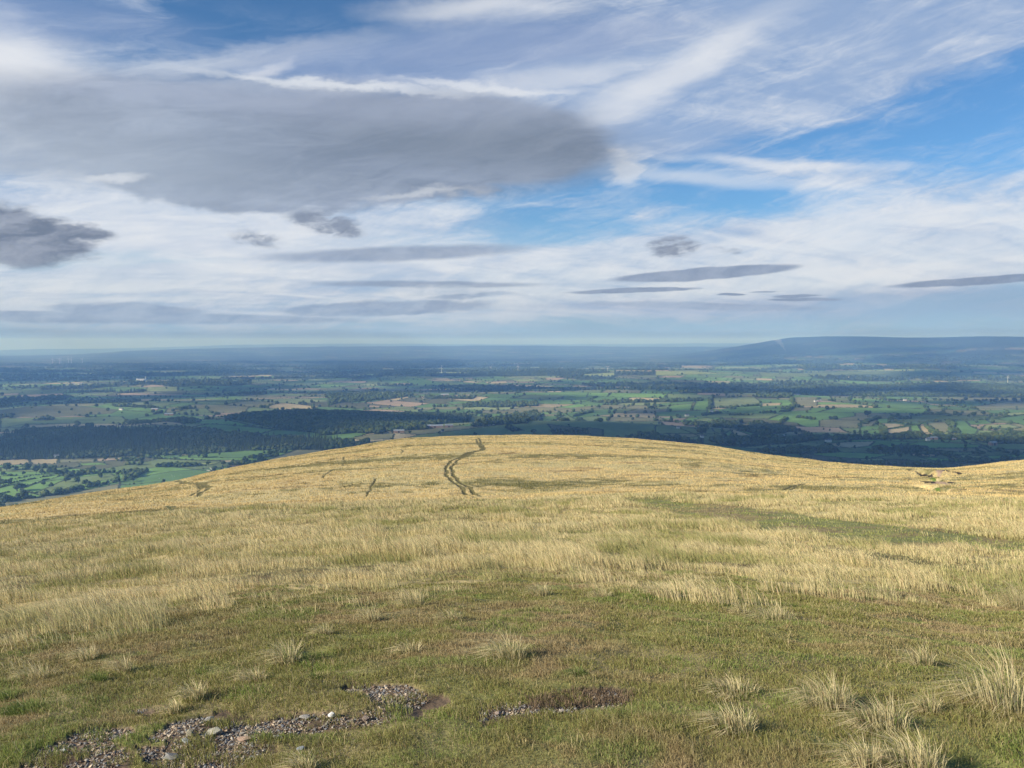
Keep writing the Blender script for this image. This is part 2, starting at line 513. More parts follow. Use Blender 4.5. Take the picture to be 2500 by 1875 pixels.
# --- tracks worn into the hill
TRACKS = [(hB.pts(p), w) for p, w in [
    ([(905, 662), (920, 700), (942, 740)], 0.5), ([(942, 738), (905, 742), (850, 760), (830, 772), (800, 783), (785, 790)], 1.3),
    ([(888, 668), (905, 708), (928, 742)], 0.5),
    ([(790, 783), (750, 795), (715, 828), (710, 880), (755, 925), (800, 965), (882, 1017)], 0.42),
    ([(800, 787), (770, 810), (745, 832), (755, 885), (795, 930), (850, 965), (927, 1013)], 0.42),
    ([(815, 965), (860, 960), (915, 958)], 0.4),
    ([(95, 782), (98, 800), (90, 828)], 0.3), ([(10, 865), (48, 846)], 0.25),
    ([(290, 908), (285, 932), (258, 955), (255, 975), (228, 1010)], 0.22),
    ([(440, 735), (446, 745), (442, 762)], 0.3), ([(780, 648), (830, 650)], 1.2)]]
TRACKS += [(hA.pts(p), w) for p, w in [
    ([(1055, 924), (1120, 936), (1200, 945), (1248, 958)], 1.0), ([(1248, 958), (1240, 975), (1205, 992), (1180, 1018)], 0.5),
    ([(1185, 948), (1203, 965), (1180, 990), (1140, 1012)], 0.35),
    ([(2065, 780), (2058, 800), (2060, 825)], 0.3), ([(2012, 848), (1980, 870), (1945, 885), (1943, 910)], 0.3)]]
TRACKS += [(hC.pts(p), w) for p, w in [([(770, 1025), (830, 1000), (900, 980), (1060, 965)], 0.3), ([(820, 1025), (850, 1003), (905, 988)], 0.3)]]
WET = [hA.pts([(985, 1072), (1040, 1062), (1065, 1085), (1020, 1100)]), hA.pts([(1105, 1100), (1160, 1092), (1215, 1105), (1160, 1118)])]
GUL_DARK = [(hG.pts(p), w) for p, w in [([(530, 328), (600, 316), (700, 330), (790, 372), (810, 390)], 1.3), ([(530, 420), (600, 425), (660, 412), (745, 455)], 1.6),
            ([(565, 498), (640, 515), (740, 550)], 1.3), ([(700, 565), (830, 590), (960, 636)], 0.8), ([(560, 440), (650, 460), (720, 475)], 1.0),
            ([(440, 540), (500, 548)], 0.8), ([(850, 435), (1000, 465), (1100, 480)], 0.7), ([(980, 320), (1100, 345), (1220, 362)], 0.6)]]
GUL_PINK = [hG.pts([(845, 318), (1010, 322), (960, 350), (900, 382), (870, 345)]), hG.pts([(785, 455), (850, 445), (1000, 475), (1120, 497), (1225, 520), (1190, 534), (1060, 503), (900, 490), (800, 495)]),
            hG.pts([(640, 322), (780, 330), (800, 360), (700, 345)])]
GUL_BROWN = [hG.pts([(530, 335), (640, 330), (760, 360), (790, 400), (650, 390)]), hG.pts([(560, 430), (700, 430), (750, 470), (640, 470)])]
GUL_GREEN = [hG.pts([(765, 515), (860, 530), (930, 600), (800, 585)]), hG.pts([(740, 410), (800, 400), (790, 440), (735, 470)])]
PATH = hP.pts([(1500, 1219), (1600, 1222), (1700, 1231), (1820, 1242), (2000, 1262), (2200, 1288), (2400, 1312), (2700, 1340),
               (2700, 1378), (2500, 1357), (2350, 1345), (2200, 1333), (2050, 1318), (1900, 1297), (1760, 1273), (1640, 1249), (1560, 1234)])
BARE = [hP.pts(p) for p in [
    [(60, 1845), (150, 1800), (210, 1775), (300, 1765), (330, 1790), (280, 1820), (330, 1850), (250, 1900), (60, 1900)],
    [(330, 1830), (420, 1760), (500, 1745), (600, 1750), (700, 1745), (820, 1735), (930, 1725), (980, 1745), (930, 1765), (800, 1770), (700, 1800), (640, 1840), (560, 1900), (330, 1900)],
    [(840, 1680), (900, 1655), (960, 1660), (1060, 1690), (1020, 1715), (930, 1730), (850, 1720)],
    [(1110, 1760), (1150, 1725), (1250, 1705), (1400, 1700), (1420, 1690), (1500, 1682), (1545, 1705), (1500, 1725), (1400, 1732), (1250, 1745), (1150, 1765)],
    [(280, 1722), (350, 1708), (400, 1712), (330, 1735)]]]
BROWN = [hP.pts(p) for p in [[(1280, 1705), (1420, 1680), (1560, 1690), (1540, 1720), (1420, 1722), (1300, 1735)], [(150, 1760), (420, 1700), (600, 1690), (300, 1790)]]]
HILL_CUTS += [(p, w, 0.12) for p, w in TRACKS if len(p) > 3]
HILL_CUTS += [(p, w * 2.2, 1.6) for p, w in GUL_DARK[:4]]

EDGE_PX = [(-300, 1680), (0, 1590), (150, 1560), (300, 1535), (450, 1515), (650, 1480), (900, 1455), (1050, 1440), (1243, 1405), (1400, 1415), (1695, 1428), (1900, 1438), (2034, 1448), (2250, 1438), (2400, 1430), (2500, 1440), (2800, 1440)]
_e = hP.pts(EDGE_PX)
EDGEa = np.arctan2(_e[:, 0], _e[:, 1]); EDGEr = np.hypot(_e[:, 0], _e[:, 1])


def near_zone(x, y):
    """0 = short turf, 1 = tall moor grass"""
    r = np.hypot(x, y); az = np.arctan2(x, y)
    er = np.interp(az, EDGEa, EDGEr)
    n = (fbm(x / 1.6, y / 1.6, 4, 71) - 0.5)
    tus = ss(fbm(x / 0.5, y / 0.4, 3, 74), 0.50, 0.62)
    q_ = r / er + n * 0.6
    tall = np.maximum(ss(q_, 1.0, 1.35), tus * ss(q_, 0.84, 1.02) * 0.9)
    pm = inpoly(x + n * 1.2, y + n * 1.4, PATH)
    return np.where(pm, 0.05 * ss(fbm(x / 0.8, y / 0.8, 3, 73), 0.5, 0.6), tall), pm


def bare_mask(x, y, wide=0.0):
    m = any_poly(x, y, BARE, 0.40, 0.4)
    return m & (-wide + fbm(x / 0.16, y / 0.11, 4, 97) + 0.35 * (fbm(x / 0.5, y / 0.4, 2, 98) - 0.5) < 0.74)


def any_poly(x, y, polys, warp=0.0, ws=0.3):
    m = np.zeros(x.shape, bool)
    if warp:
        x = x + (fbm(x / ws, y / ws, 3, 81) - 0.5) * warp; y = y + (fbm(x / ws, y / ws, 3, 91) - 0.5) * warp
    for p in polys: m |= inpoly(x, y, p)
    return m


def any_line(x, y, lines, warp=0.0, ws=3.0):
    m = np.zeros(x.shape, bool)
    if warp:
        x = x + (fbm(x / ws, y / ws, 3, 82) - 0.5) * warp; y = y + (fbm(x / ws, y / ws, 3, 92) - 0.5) * warp
    for p, w in lines: m |= dist_line(x, y, p) < w
    return m


def lerp(a, b, t):
    return a + (b - a) * t[..., None]

C_STRAW = np.array([0.70, 0.535, 0.25]); C_STRAW2 = np.array([0.63, 0.52, 0.255]); C_OLIVE = np.array([0.155, 0.15, 0.05]); C_REDBR = np.array([0.26, 0.17, 0.085])
C_TURF = np.array([0.21, 0.21, 0.068]); C_TURF2 = np.array([0.27, 0.22, 0.105]); C_GREEN = np.array([0.10, 0.145, 0.035]); C_SOIL = np.array([0.15, 0.105, 0.07]); C_PEAT = np.array([0.045, 0.033, 0.02])


def moor_color(x, y):
    """true colour of the dry moor grass by patch"""
    r = np.hypot(x, y)
    n1 = fbm(x / 14, y / 5, 4, 101); n2 = fbm(x / 3.0, y / 1.6, 3, 111); n3 = fbm(x / 60, y / 16, 3, 121)
    c = lerp(C_STRAW2, C_STRAW, ss(n1, 0.3, 0.6))
    c = lerp(c, C_OLIVE, ss(n2 * 0.5 + n3 * 0.5, 0.50, 0.66) * 0.75)
    c = lerp(c, C_REDBR, ss(n1 * 0.6 + n2 * 0.4, 0.60, 0.74) * 0.55)
    return c


def line_noise(x, y):
    return fbm(x / 6, y / 2.2, 3, 131)

# ------------------------------------------------------------------ mesh building


def make_mesh(name, V, Fc, colr=None, smooth=False):
    V = np.ascontiguousarray(V, dtype=np.float32); Fc = np.ascontiguousarray(Fc, dtype=np.int32)
    me = bpy.data.meshes.new(name)
    nf, k = Fc.shape
    me.vertices.add(len(V)); me.vertices.foreach_set('co', V.ravel())
    me.loops.add(nf * k); me.loops.foreach_set('vertex_index', Fc.ravel())
    me.polygons.add(nf); me.polygons.foreach_set('loop_start', np.arange(0, nf * k, k, dtype=np.int32))
    me.polygons.foreach_set('use_smooth', np.full(nf, smooth, dtype=bool))
    if colr is not None:
        at = me.color_attributes.new('tint', 'FLOAT_COLOR', 'POINT')
        c4 = np.ones((len(V), 4), np.float32); c4[:, :3] = colr
        at.data.foreach_set('color', c4.ravel())
    me.update(calc_edges=True)
    return me


def link(name, me, mats, parent=None, loc=None):
    o = bpy.data.objects.new(name, me)
    for m in (mats if isinstance(mats, (list, tuple)) else [mats]):
        if me and m and m.name not in [mm.name for mm in me.materials if mm]: me.materials.append(m)
    COL.objects.link(o)
    if parent: o.parent = parent
    if loc is not None: o.location = loc
    return o


def tag(o, label=None, cat=None, group=None, kind=None):
    if label: o['label'] = label
    if cat: o['category'] = cat
    if group: o['group'] = group
    if kind: o['kind'] = kind
    return o


def empty(name, loc, label=None, cat=None, group=None, rz=0.0, sc=1.0):
    o = bpy.data.objects.new(name, None)
    COL.objects.link(o)
    o.location = loc; o.rotation_euler = (0, 0, rz); o.scale = (sc, sc, sc) if np.isscalar(sc) else sc
    o.empty_display_size = 0.1
    return tag(o, label, cat, group)


def material(name, color=None, rough=0.9, attr=False, spec=0.2, trans=0.0, nscale=None, namp=0.3, bump=0.0, bscale=40, coords='Object', flat=None):
    m = bpy.data.materials.new(name); m.use_nodes = True
    nt = m.node_tree; b = nt.nodes['Principled BSDF']; out = nt.nodes['Material Output']
    b.inputs['Roughness'].default_value = rough
    b.inputs['Specular IOR Level'].default_value = spec
    if attr:
        a = nt.nodes.new('ShaderNodeAttribute'); a.attribute_name = 'tint'; src = a.outputs['Color']
    else:
        a = nt.nodes.new('ShaderNodeRGB'); a.outputs[0].default_value = (*color, 1); src = a.outputs[0]
    tcn = nt.nodes.new('ShaderNodeTexCoord')
    if nscale:
        n = nt.nodes.new('ShaderNodeTexNoise'); n.inputs['Scale'].default_value = nscale; n.inputs['Detail'].default_value = 5; n.inputs['Roughness'].default_value = 0.6
        if flat:
            mp = nt.nodes.new('ShaderNodeMapping'); mp.inputs['Scale'].default_value = flat
            nt.links.new(tcn.outputs[coords], mp.inputs[0]); nt.links.new(mp.outputs[0], n.inputs['Vector'])
        else:
            nt.links.new(tcn.outputs[coords], n.inputs['Vector'])
        mr = nt.nodes.new('ShaderNodeMapRange'); mr.inputs['From Min'].default_value = 0.25; mr.inputs['From Max'].default_value = 0.75
        mr.inputs['To Min'].default_value = 1 - namp; mr.inputs['To Max'].default_value = 1 + namp
        nt.links.new(n.outputs['Fac'], mr.inputs['Value'])
        mu = nt.nodes.new('ShaderNodeVectorMath'); mu.operation = 'SCALE'
        nt.links.new(src, mu.inputs[0]); nt.links.new(mr.outputs[0], mu.inputs['Scale']); src = mu.outputs[0]
    nt.links.new(src, b.inputs['Base Color'])
    if bump:
        n2 = nt.nodes.new('ShaderNodeTexNoise'); n2.inputs['Scale'].default_value = bscale; n2.inputs['Detail'].default_value = 6
        nt.links.new(tcn.outputs[coords], n2.inputs['Vector'])
        bp = nt.nodes.new('ShaderNodeBump'); bp.inputs['Distance'].default_value = bump; bp.inputs['Strength'].default_value = 1.0
        nt.links.new(n2.outputs['Fac'], bp.inputs['Height']); nt.links.new(bp.outputs[0], b.inputs['Normal'])
    if trans:
        t = nt.nodes.new('ShaderNodeBsdfTranslucent'); nt.links.new(src, t.inputs['Color'])
        mx = nt.nodes.new('ShaderNodeMixShader'); mx.inputs[0].default_value = trans
        nt.links.new(b.outputs[0], mx.inputs[1]); nt.links.new(t.outputs[0], mx.inputs[2]); nt.links.new(mx.outputs[0], out.inputs['Surface'])
    return m

MAT_HILL = material('moor_ground', attr=True, nscale=2.5, namp=0.3, bump=0.05, bscale=6)
MAT_VALE = material('farmland', attr=True, nscale=0.02, namp=0.16)
MAT_BLADE = material('grass_blade', attr=True, rough=0.7, spec=0.25, trans=0.3)
MAT_CROWN = material('leaf_crown', attr=True, rough=0.85, spec=0.1, nscale=0.6, namp=0.3)
MAT_BARK = material('bark', (0.09, 0.07, 0.05), nscale=4, namp=0.4)
MAT_STONE = material('stone', attr=True, rough=0.95, spec=0.08, nscale=60, namp=0.4, bump=0.002, bscale=220)
MAT_WHITE = material('white_paint', (0.74, 0.74, 0.72), rough=0.5, nscale=0.5, namp=0.06)
MAT_RENDER = material('limewash', (0.66, 0.64, 0.58), rough=0.9, nscale=0.6, namp=0.12)
MAT_SAND = material('sandstone', (0.30, 0.20, 0.14), rough=0.9, nscale=1.2, namp=0.25)
MAT_SLATE = material('slate_roof', (0.16, 0.17, 0.19), rough=0.6, nscale=1.5, namp=0.2)
MAT_SHEET = material('sheet_roof', (0.36, 0.39, 0.41), rough=0.45, nscale=0.8, namp=0.15)
MAT_WINDOW = material('window_glass', (0.03, 0.035, 0.045), rough=0.15, spec=0.5, nscale=2, namp=0.2)
MAT_WOOL = material('wool', (0.62, 0.59, 0.50), rough=1.0, nscale=8, namp=0.2)
MAT_FACE = material('sheep_face', (0.08, 0.07, 0.06), nscale=20, namp=0.2)

# ------------------------------------------------------------------ hill terrain


def polar_grid(rs, azs):
    A, RR = np.meshgrid(azs, rs, indexing='xy')       # rows = r
    X = RR * np.sin(A); Y = RR * np.cos(A)
    nr, na = RR.shape
    i = np.arange(nr * na).reshape(nr, na)
    f = np.stack([i[:-1, :-1], i[:-1, 1:], i[1:, 1:], i[1:, :-1]], -1).reshape(-1, 4)[:, ::-1]
    return X, Y, f

az_in = np.linspace(-R(38), R(38), 1000)
az_out = np.concatenate([np.linspace(-math.pi, -R(38), 120)[:-1], az_in, np.linspace(R(38), math.pi, 120)[1:]])
rs_h = np.concatenate([np.linspace(0.3, 12, 260)[:-1], np.geomspace(12, 60, 170)[:-1], np.geomspace(60, 130, 60)[:-1], np.geomspace(130, 520, 420)[:-1], np.geomspace(520, 2100, 70)])
X, Y, Fh = polar_grid(rs_h, az_out)
Z = hill_z(X, Y)
Rr = np.hypot(X, Y)
tall, onpath = near_zone(X, Y)
c = moor_color(X, Y)
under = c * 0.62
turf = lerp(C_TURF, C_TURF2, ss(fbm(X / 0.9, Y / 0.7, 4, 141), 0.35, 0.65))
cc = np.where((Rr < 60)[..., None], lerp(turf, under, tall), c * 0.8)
_pn = ss(fbm(X / 1.6, Y / 1.2, 3, 267), 0.48, 0.66)
cc[onpath] = lerp(np.array([0.22, 0.22, 0.08]), np.array([0.27, 0.21, 0.10]), _pn)[onpath]
nearm = Rr < 13
bare = np.zeros(X.shape, bool); bare[nearm] = bare_mask(X[nearm], Y[nearm], 0.06)
Z = Z - 0.012 * bare
cc[bare] = C_SOIL * (0.7 + 0.6 * fbm(X / 0.12, Y / 0.12, 3, 151)[bare])[:, None]
far = (Rr > 100) & (Rr < 700)
xs_, ys_ = X[far], Y[far]
cf = cc[far]
ln = fbm(xs_ / 8, ys_ / 3, 4, 161)
olive_grass = hB.pts([(860, 905), (1100, 900), (1500, 925), (1660, 955), (1400, 980), (1000, 960), (850, 935)])  # patch of more olive grass on the dome
sg = inpoly(xs_ + (ln - .5) * 20, ys_ + (ln - .5) * 14, olive_grass)
cf[sg] = lerp(cf[sg], C_OLIVE, np.full(sg.sum(), 0.6))
cf[any_line(xs_, ys_, TRACKS, 1.1, 4.5)] = np.array([0.14, 0.12, 0.045])
cf[any_poly(xs_, ys_, WET, 2, 2)] = np.array([0.12, 0.12, 0.04])
cf[any_poly(xs_, ys_, GUL_BROWN, 2, 3)] = np.array([0.20, 0.135, 0.075])
cf[any_poly(xs_, ys_, GUL_PINK, 1, 3)] = np.array([0.44, 0.30, 0.20])
cf[any_poly(xs_, ys_, GUL_GREEN, 2, 3)] = np.array([0.11, 0.16, 0.03])
cf[any_line(xs_, ys_, GUL_DARK, 1.5)] = C_PEAT
cc[far] = cf
lower = Rr > 700
cc[lower] = lerp(np.array([0.16, 0.155, 0.07]), np.array([0.11, 0.13, 0.05]), fbm(X / 60, Y / 60, 3, 171)[lower])
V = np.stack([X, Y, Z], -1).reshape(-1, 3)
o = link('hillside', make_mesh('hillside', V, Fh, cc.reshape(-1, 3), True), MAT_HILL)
tag(o, kind='structure')

# ------------------------------------------------------------------ grass
WIND = np.array([-0.95, 0.15])


def blade_mesh(name, x, y, z, h, w, lean, cb, ct, rng, seg=2):
    n = len(x)
    ang = rng.uniform(0, math.pi, n)
    # blades present their width mostly across the view
    ang = np.where(rng.random(n) < 0.6, np.arctan2(x, y) * -1 + rng.normal(0, 0.5, n), ang)
    wx, wy = np.cos(ang) * w * 0.5, np.sin(ang) * w * 0.5
    base = np.stack([x, y, z - 0.1 * h], -1); wv = np.stack([wx, wy, np.zeros(n)], -1)
    lx, ly = lean[:, 0], lean[:, 1]
    tip = base + np.stack([lx * h, ly * h, h * np.sqrt(np.maximum(0.15, 1 - (lx * lx + ly * ly) * 0.6))], -1)
    if seg == 2:
        mid = base + np.stack([lx * h * 0.27, ly * h * 0.27, h * 0.58], -1)
        V = np.stack([base - wv, base + wv, mid - wv * 0.75, mid + wv * 0.75, tip], 1)
        k = np.arange(n)[:, None] * 5
        T = np.stack([k + [0, 1, 3], k + [0, 3, 2], k + [2, 3, 4]], 1).reshape(-1, 3)
        cm = cb * 0.45 + ct * 0.55
        C = np.stack([cb, cb, cm, cm, ct], 1)
    else:
        V = np.stack([base - wv, base + wv, tip], 1)
        T = (np.arange(n)[:, None] * 3 + np.array([0, 1, 2]))
        C = np.stack([cb, cb, ct], 1)
    return make_mesh(name, V.reshape(-1, 3), T, C.reshape(-1, 3))


def scatter(n, r0, r1, power, azm=R(36)):
    """n points with density falling as r^-power"""
    u = RNG.random(n)
    e = 2 - power
    r = (r0 ** e + u * (r1 ** e - r0 ** e)) ** (1 / e)
    a = RNG.uniform(-azm, azm, n)
    return r * np.sin(a), r * np.cos(a), r

# tall moor grass near
x, y, r = scatter(640000, 4.2, 62, 1.35)
tl, onp = near_zone(x, y)
clump = 0.5 * fbm(x / 0.45, y / 0.45, 3, 181) + 0.5 * vn(x / 0.9, y / 0.8, 185)
keep = (tl * (0.35 + 1.1 * ss(clump, 0.3, 0.65)) > RNG.random(len(x)) * 0.9)
x, y, r, tl, clump = x[keep], y[keep], r[keep], tl[keep], clump[keep]
n = len(x)
big_cl = fbm(x / 1.8, y / 1.8, 3, 191)
h = (0.07 + 0.25 * ss(clump, 0.35, 0.75)) * (0.65 + 0.7 * ss(big_cl, 0.3, 0.7)) * RNG.uniform(0.6, 1.15, n) * (0.55 + 0.45 * tl)
w = np.maximum(0.003, 0.00048 * r)
ld = (fbm(x / 2.5, y / 2.5, 2, 201) - 0.5)
lean = np.stack([WIND[0] * (0.52 + 0.9 * ld) + RNG.normal(0, 0.26, n), WIND[1] * 0.3 + ld * 0.6 + RNG.normal(0, 0.26, n)], -1)
pc = fbm(x / 2.2, y / 1.5, 4, 211); gr = ss(pc, 0.48, 0.70)
ct = lerp(np.array([0.95, 0.78, 0.43]), np.array([0.47, 0.445, 0.165]), np.clip(gr * 0.85 + 0.35 * (1 - ss(clump, 0.3, 0.6)), 0, 1) * (0.45 + 0.55 * ss(r, 6, 12)))
ct = lerp(ct, np.array([0.66, 0.42, 0.26]), (RNG.random(n) < 0.14) * 0.8)
ct = lerp(ct, np.array([0.20, 0.25, 0.07]), (RNG.random(n) < 0.11) * 0.85)
ct = ct * RNG.uniform(0.75, 1.2, n)[:, None]
cb = lerp(ct * 0.8, np.array([0.24, 0.26, 0.08]), 0.15 + 0.3 * ss(r, 6, 14))
o = link('moor_grass', blade_mesh('moor_grass', x, y, hill_z(x, y), h, w, lean, cb, ct, RNG), MAT_BLADE)
tag(o, 'pale dry knee high moor grass bending left across the near slope', 'grass', kind='stuff')

# short turf
x, y, r = scatter(900000, 2.3, 17, 1.4)
tl, onp = near_zone(x, y)
br = bare_mask(x, y, 0.05)
cl = fbm(x / 0.14, y / 0.14, 3, 221)
ring = br & ~bare_mask(x, y, -0.14)
keep = (tl < 0.6) & (~br | (cl > 0.57) & (RNG.random(len(x)) < 0.45) | ring & (RNG.random(len(x)) < 0.4)) & (RNG.random(len(x)) < 0.45 + 1.3 * cl)
x, y, r, cl, br = x[keep], y[keep], r[keep], cl[keep], br[keep]
n = len(x)
h = 0.012 + 0.026 * ss(cl, 0.3, 0.7) * RNG.uniform(0.4, 1.3, n) + 0.03 * ss(fbm(x / 0.6, y / 0.6, 3, 231), 0.5, 0.8)
long_ = RNG.random(n) < 0.006
h = np.where(long_, h * 1.7 + 0.03, h)
w = np.maximum(0.0024, 0.00062 * r)
lean = np.stack([-0.3 + RNG.normal(0, 0.55, n), RNG.normal(0, 0.55, n)], -1)
p1 = fbm(x / 1.3, y / 0.8, 4, 241); p2 = fbm(x / 0.45, y / 0.3, 3, 251)
az_ = np.arctan2(x, y)
ct = lerp(np.array([0.315, 0.305, 0.095]), np.array([0.45, 0.345, 0.175]), ss(p1 * 0.6 + p2 * 0.4, 0.42, 0.62))
ct = lerp(ct, np.array([0.24, 0.33, 0.07]), ss(p2, 0.54, 0.70) * 0.7)
ct = lerp(ct, np.array([0.60, 0.48, 0.26]), (RNG.random(n) < 0.13) * 0.8)
ct = lerp(ct, np.array([0.24, 0.13, 0.07]), (RNG.random(n) < 0.13) * 0.7)
ct = np.where(long_[:, None], np.array([0.50, 0.40, 0.22]), ct)
ct = ct * RNG.uniform(0.7, 1.25, n)[:, None]
cb = ct * 0.8
o = link('short_turf', blade_mesh('short_turf', x, y, hill_z(x, y), h, w, lean, cb, ct, RNG), MAT_BLADE)
tag(o, 'short olive green and brown turf in the foreground', 'grass', kind='stuff')

# grass on the path and far dome: single blades
x1, y1, r1 = scatter(220000, 6, 60, 1.1)
tl, onp = near_zone(x1, y1)
k = (tl < 0.5) & (r1 > 12) & (RNG.random(len(x1)) < 0.25 + ss(fbm(x1 / 0.9, y1 / 0.7, 3, 269), 0.4, 0.6))
x1, y1, r1 = x1[k], y1[k], r1[k]
n = len(x1)
ct = lerp(np.array([0.33, 0.345, 0.11]), np.array([0.44, 0.35, 0.17]), ss(fbm(x1 / 2.5, y1 / 1.2, 3, 261), 0.50, 0.66)) * RNG.uniform(0.7, 1.2, n)[:, None]
o = link('path_grass', blade_mesh('path_grass', x1, y1, hill_z(x1, y1), RNG.uniform(0.03, 0.09, n), 0.0009 * r1, RNG.normal(0, 0.4, (n, 2)), ct * 0.9, ct, RNG, 1), MAT_BLADE)
tag(o, 'trodden green grass of the path crossing the slope on the right', 'grass', kind='stuff')

x, y, r = scatter(90000, 60, 128, 1.0)
x2, y2, r2_ = scatter(520000, 126, 520, 1.0)
x = np.concatenate([x, x2]); y = np.concatenate([y, y2]); r = np.concatenate([r, r2_])
_, _, rr2, _ = hill_parts(np.arctan2(x, y))
ok = (r < rr2 * 1.08)
ok &= ~(any_line(x, y, TRACKS, 1.1, 4.5) & (RNG.random(len(x)) < 0.93)) & ~any_line(x, y, GUL_DARK, 1.5) & ~any_poly(x, y, GUL_PINK) & ~any_poly(x, y, GUL_BROWN) & ~any_poly(x, y, GUL_GREEN) & ~any_poly(x, y, WET, 2, 2)
x, y, r = x[ok], y[ok], r[ok]
n = len(x)
cl = fbm(x / 1.6, y / 1.0, 3, 271); st = fbm(x / 12, y / 3.0, 3, 281)
k = RNG.random(n) < 0.25 + 1.3 * ss(cl * 0.6 + st * 0.4, 0.3, 0.65)
x, y, r, cl, st = x[k], y[k], r[k], cl[k], st[k]; n = len(x)
h = (0.12 + 0.22 * ss(cl, 0.3, 0.7)) * RNG.uniform(0.6, 1.2, n)
ct = moor_color(x, y) * 1.12
sgm = inpoly(x + (st - .5) * 20, y + (st - .5) * 14, olive_grass)
trk = any_line(x, y, [(p, w * 2.2) for p, w in TRACKS], 0.9, 5.0)
h = np.where(trk, h * 0.6, h)
ct[sgm] = lerp(ct[sgm], C_OLIVE * 1.3, np.full(sgm.sum(), 0.6) * ss(cl[sgm], 0.3, 0.6))
ct = ct * RNG.uniform(0.8, 1.15, n)[:, None]
lean = np.stack([-0.3 + RNG.normal(0, 0.2, n), RNG.normal(0, 0.2, n)], -1)
o = link('dome_grass', blade_mesh('dome_grass', x, y, hill_z(x, y), h, np.maximum(0.03, 0.0011 * r), lean, ct * 0.8, ct, RNG, 1), MAT_BLADE)
tag(o, 'golden dry grass covering the rounded hill beyond the near slope', 'grass', kind='stuff')

# ------------------------------------------------------------------ tufts: separate plants


def tuft_mesh(seed, nb, hgt, rad, green=0.3, fan=0.7):
    rg = np.random.default_rng(seed)
    a = rg.uniform(0, 2 * math.pi, nb); q = np.sqrt(rg.random(nb)) * rad
    x = np.cos(a) * q; y = np.sin(a) * q * 0.75
    h = hgt * rg.uniform(0.4, 1.1, nb) * (1.0 - 0.35 * (q / rad) ** 2)
    w = rg.uniform(0.0022, 0.0038, nb)
    lean = np.stack([-0.50 + x / rad * fan + rg.normal(0, 0.22, nb), y / rad * fan + rg.normal(0, 0.22, nb)], -1)
    s = rg.random(nb)
    ct = np.where((s < green)[:, None], np.array([0.26, 0.31, 0.09]), np.array([0.95, 0.79, 0.46])) * rg.uniform(0.75, 1.15, nb)[:, None]
    if green < 0.9: ct = np.where((s > 0.88)[:, None], np.array([0.62, 0.42, 0.26]) * rg.uniform(0.8, 1.1, nb)[:, None], ct)
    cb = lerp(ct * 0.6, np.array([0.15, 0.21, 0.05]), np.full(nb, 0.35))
    sh = rg.random(nb) < 0.3
    h = np.where(sh, h * 0.45, h); lean[sh] *= 1.9
    me = blade_mesh('grass_tuft', x, y, np.zeros(nb), h, w, lean, cb, ct, rg)
    me.materials.append(MAT_BLADE)
    return me

# px of the foot, width in px, height in px, kind
TUFTS = [
    (2020, 1725, 175, 105, 'P', 'pale straw coloured fan of grass on the turf right of centre, brightest tuft there'),
    (2150, 1775, 190, 100, 'L', 'loose wiry tuft in front of the bright pale fan at lower right'),
    (2270, 1740, 70, 75, 'L', 'small reddish tuft between the wiry tuft and the largest tuft at right'),
    (2450, 1730, 240, 220, 'P', 'largest tall tuft of pale grass, cut by the right edge of the photo'),
    (2250, 1630, 80, 75, 'P', 'small pale tuft just up and left of the largest tuft'),
    (1790, 1790, 150, 105, 'L', 'sparse tuft with long blades left of the bright pale fan'),
    (1790, 1690, 170, 60, 'L', 'thin purplish tuft above the sparse long bladed tuft'),
    (2110, 1890, 110, 110, 'P', 'pale tuft cut by the bottom edge, left one of the two there'),
    (2230, 1890, 190, 130, 'P', 'tall pale tuft cut by the bottom edge, right one of the two there'),
    (1240, 1610, 130, 90, 'L', 'olive tuft alone on the turf in the middle of the foreground'),
    (1410, 1650, 80, 25, 'G', 'low bright green tuft right of the olive tuft in the middle'),
    (700, 1615, 95, 75, 'L', 'tall narrow grey green tuft on the turf left of the middle'),
    (620, 1665, 90, 45, 'L', 'squat tuft below the tall narrow grey green tuft'),
    (475, 1710, 80, 55, 'P', 'pale twin tuft, right one of the pair above the stones'),
    (425, 1735, 55, 45, 'P', 'pale twin tuft, left one of the pair above the stones'),
    (210, 1610, 75, 45, 'L', 'small brown topped tuft near the left edge at the border of the tall grass'),
    (300, 1640, 65, 50, 'P', 'straw coloured tuft right of the small brown topped tuft'),
    (90, 1650, 110, 45, 'L', 'wide low tuft nearest the left edge'),
    (240, 1670, 60, 30, 'G', 'small green tuft under the straw coloured tuft at left'),
    (60, 1735, 130, 35, 'G', 'bright green low tuft by the left edge'),
    (20, 1710, 60, 40, 'G', 'dark green tuft cut by the left edge'),
    (1890, 1515, 150, 65, 'P', 'broad pale tuft in short turf below the tall grass at right'),
    (1810, 1500, 55, 42, 'P', 'small reddish tuft beside the broad pale tuft at right'),
    (905, 1515, 60, 55, 'P', 'upright straw tuft at the lower border of the tall grass'),
    (1010, 1480, 80, 60, 'P', 'straw tuft up and right of the upright one at the tall grass border'),
    (790, 1545, 70, 35, 'L', 'low brown tuft left of the upright straw tuft'),
    (1000, 1590, 80, 50, 'L', 'wispy tuft between the tall narrow tuft and the middle olive tuft'),
    (1100, 1520, 90, 35, 'L', 'low wispy tuft above the middle olive tuft'),
    (1610, 1460, 100, 45, 'L', 'faint tuft in turf right of centre near the tall grass'),
    (2490, 1490, 90, 110, 'P', 'tall pale tuft at the right edge under the tall grass'),
    (2150, 1455, 130, 60, 'P', 'pale tuft leaning left on the border of tall grass at right'),
    (770, 1660, 28, 22, 'G', 'tiny green tuft by itself above the gravel'),
    (1320, 1455, 80, 42, 'P', 'straw tuft on the tall grass border just right of the middle'),
    (1470, 1460, 70, 34, 'L', 'small straw tuft between two others on the middle grass border'),
    (740, 1890, 90, 60, 'L', 'pale green tuft cut by the bottom edge below the gravel'),
]
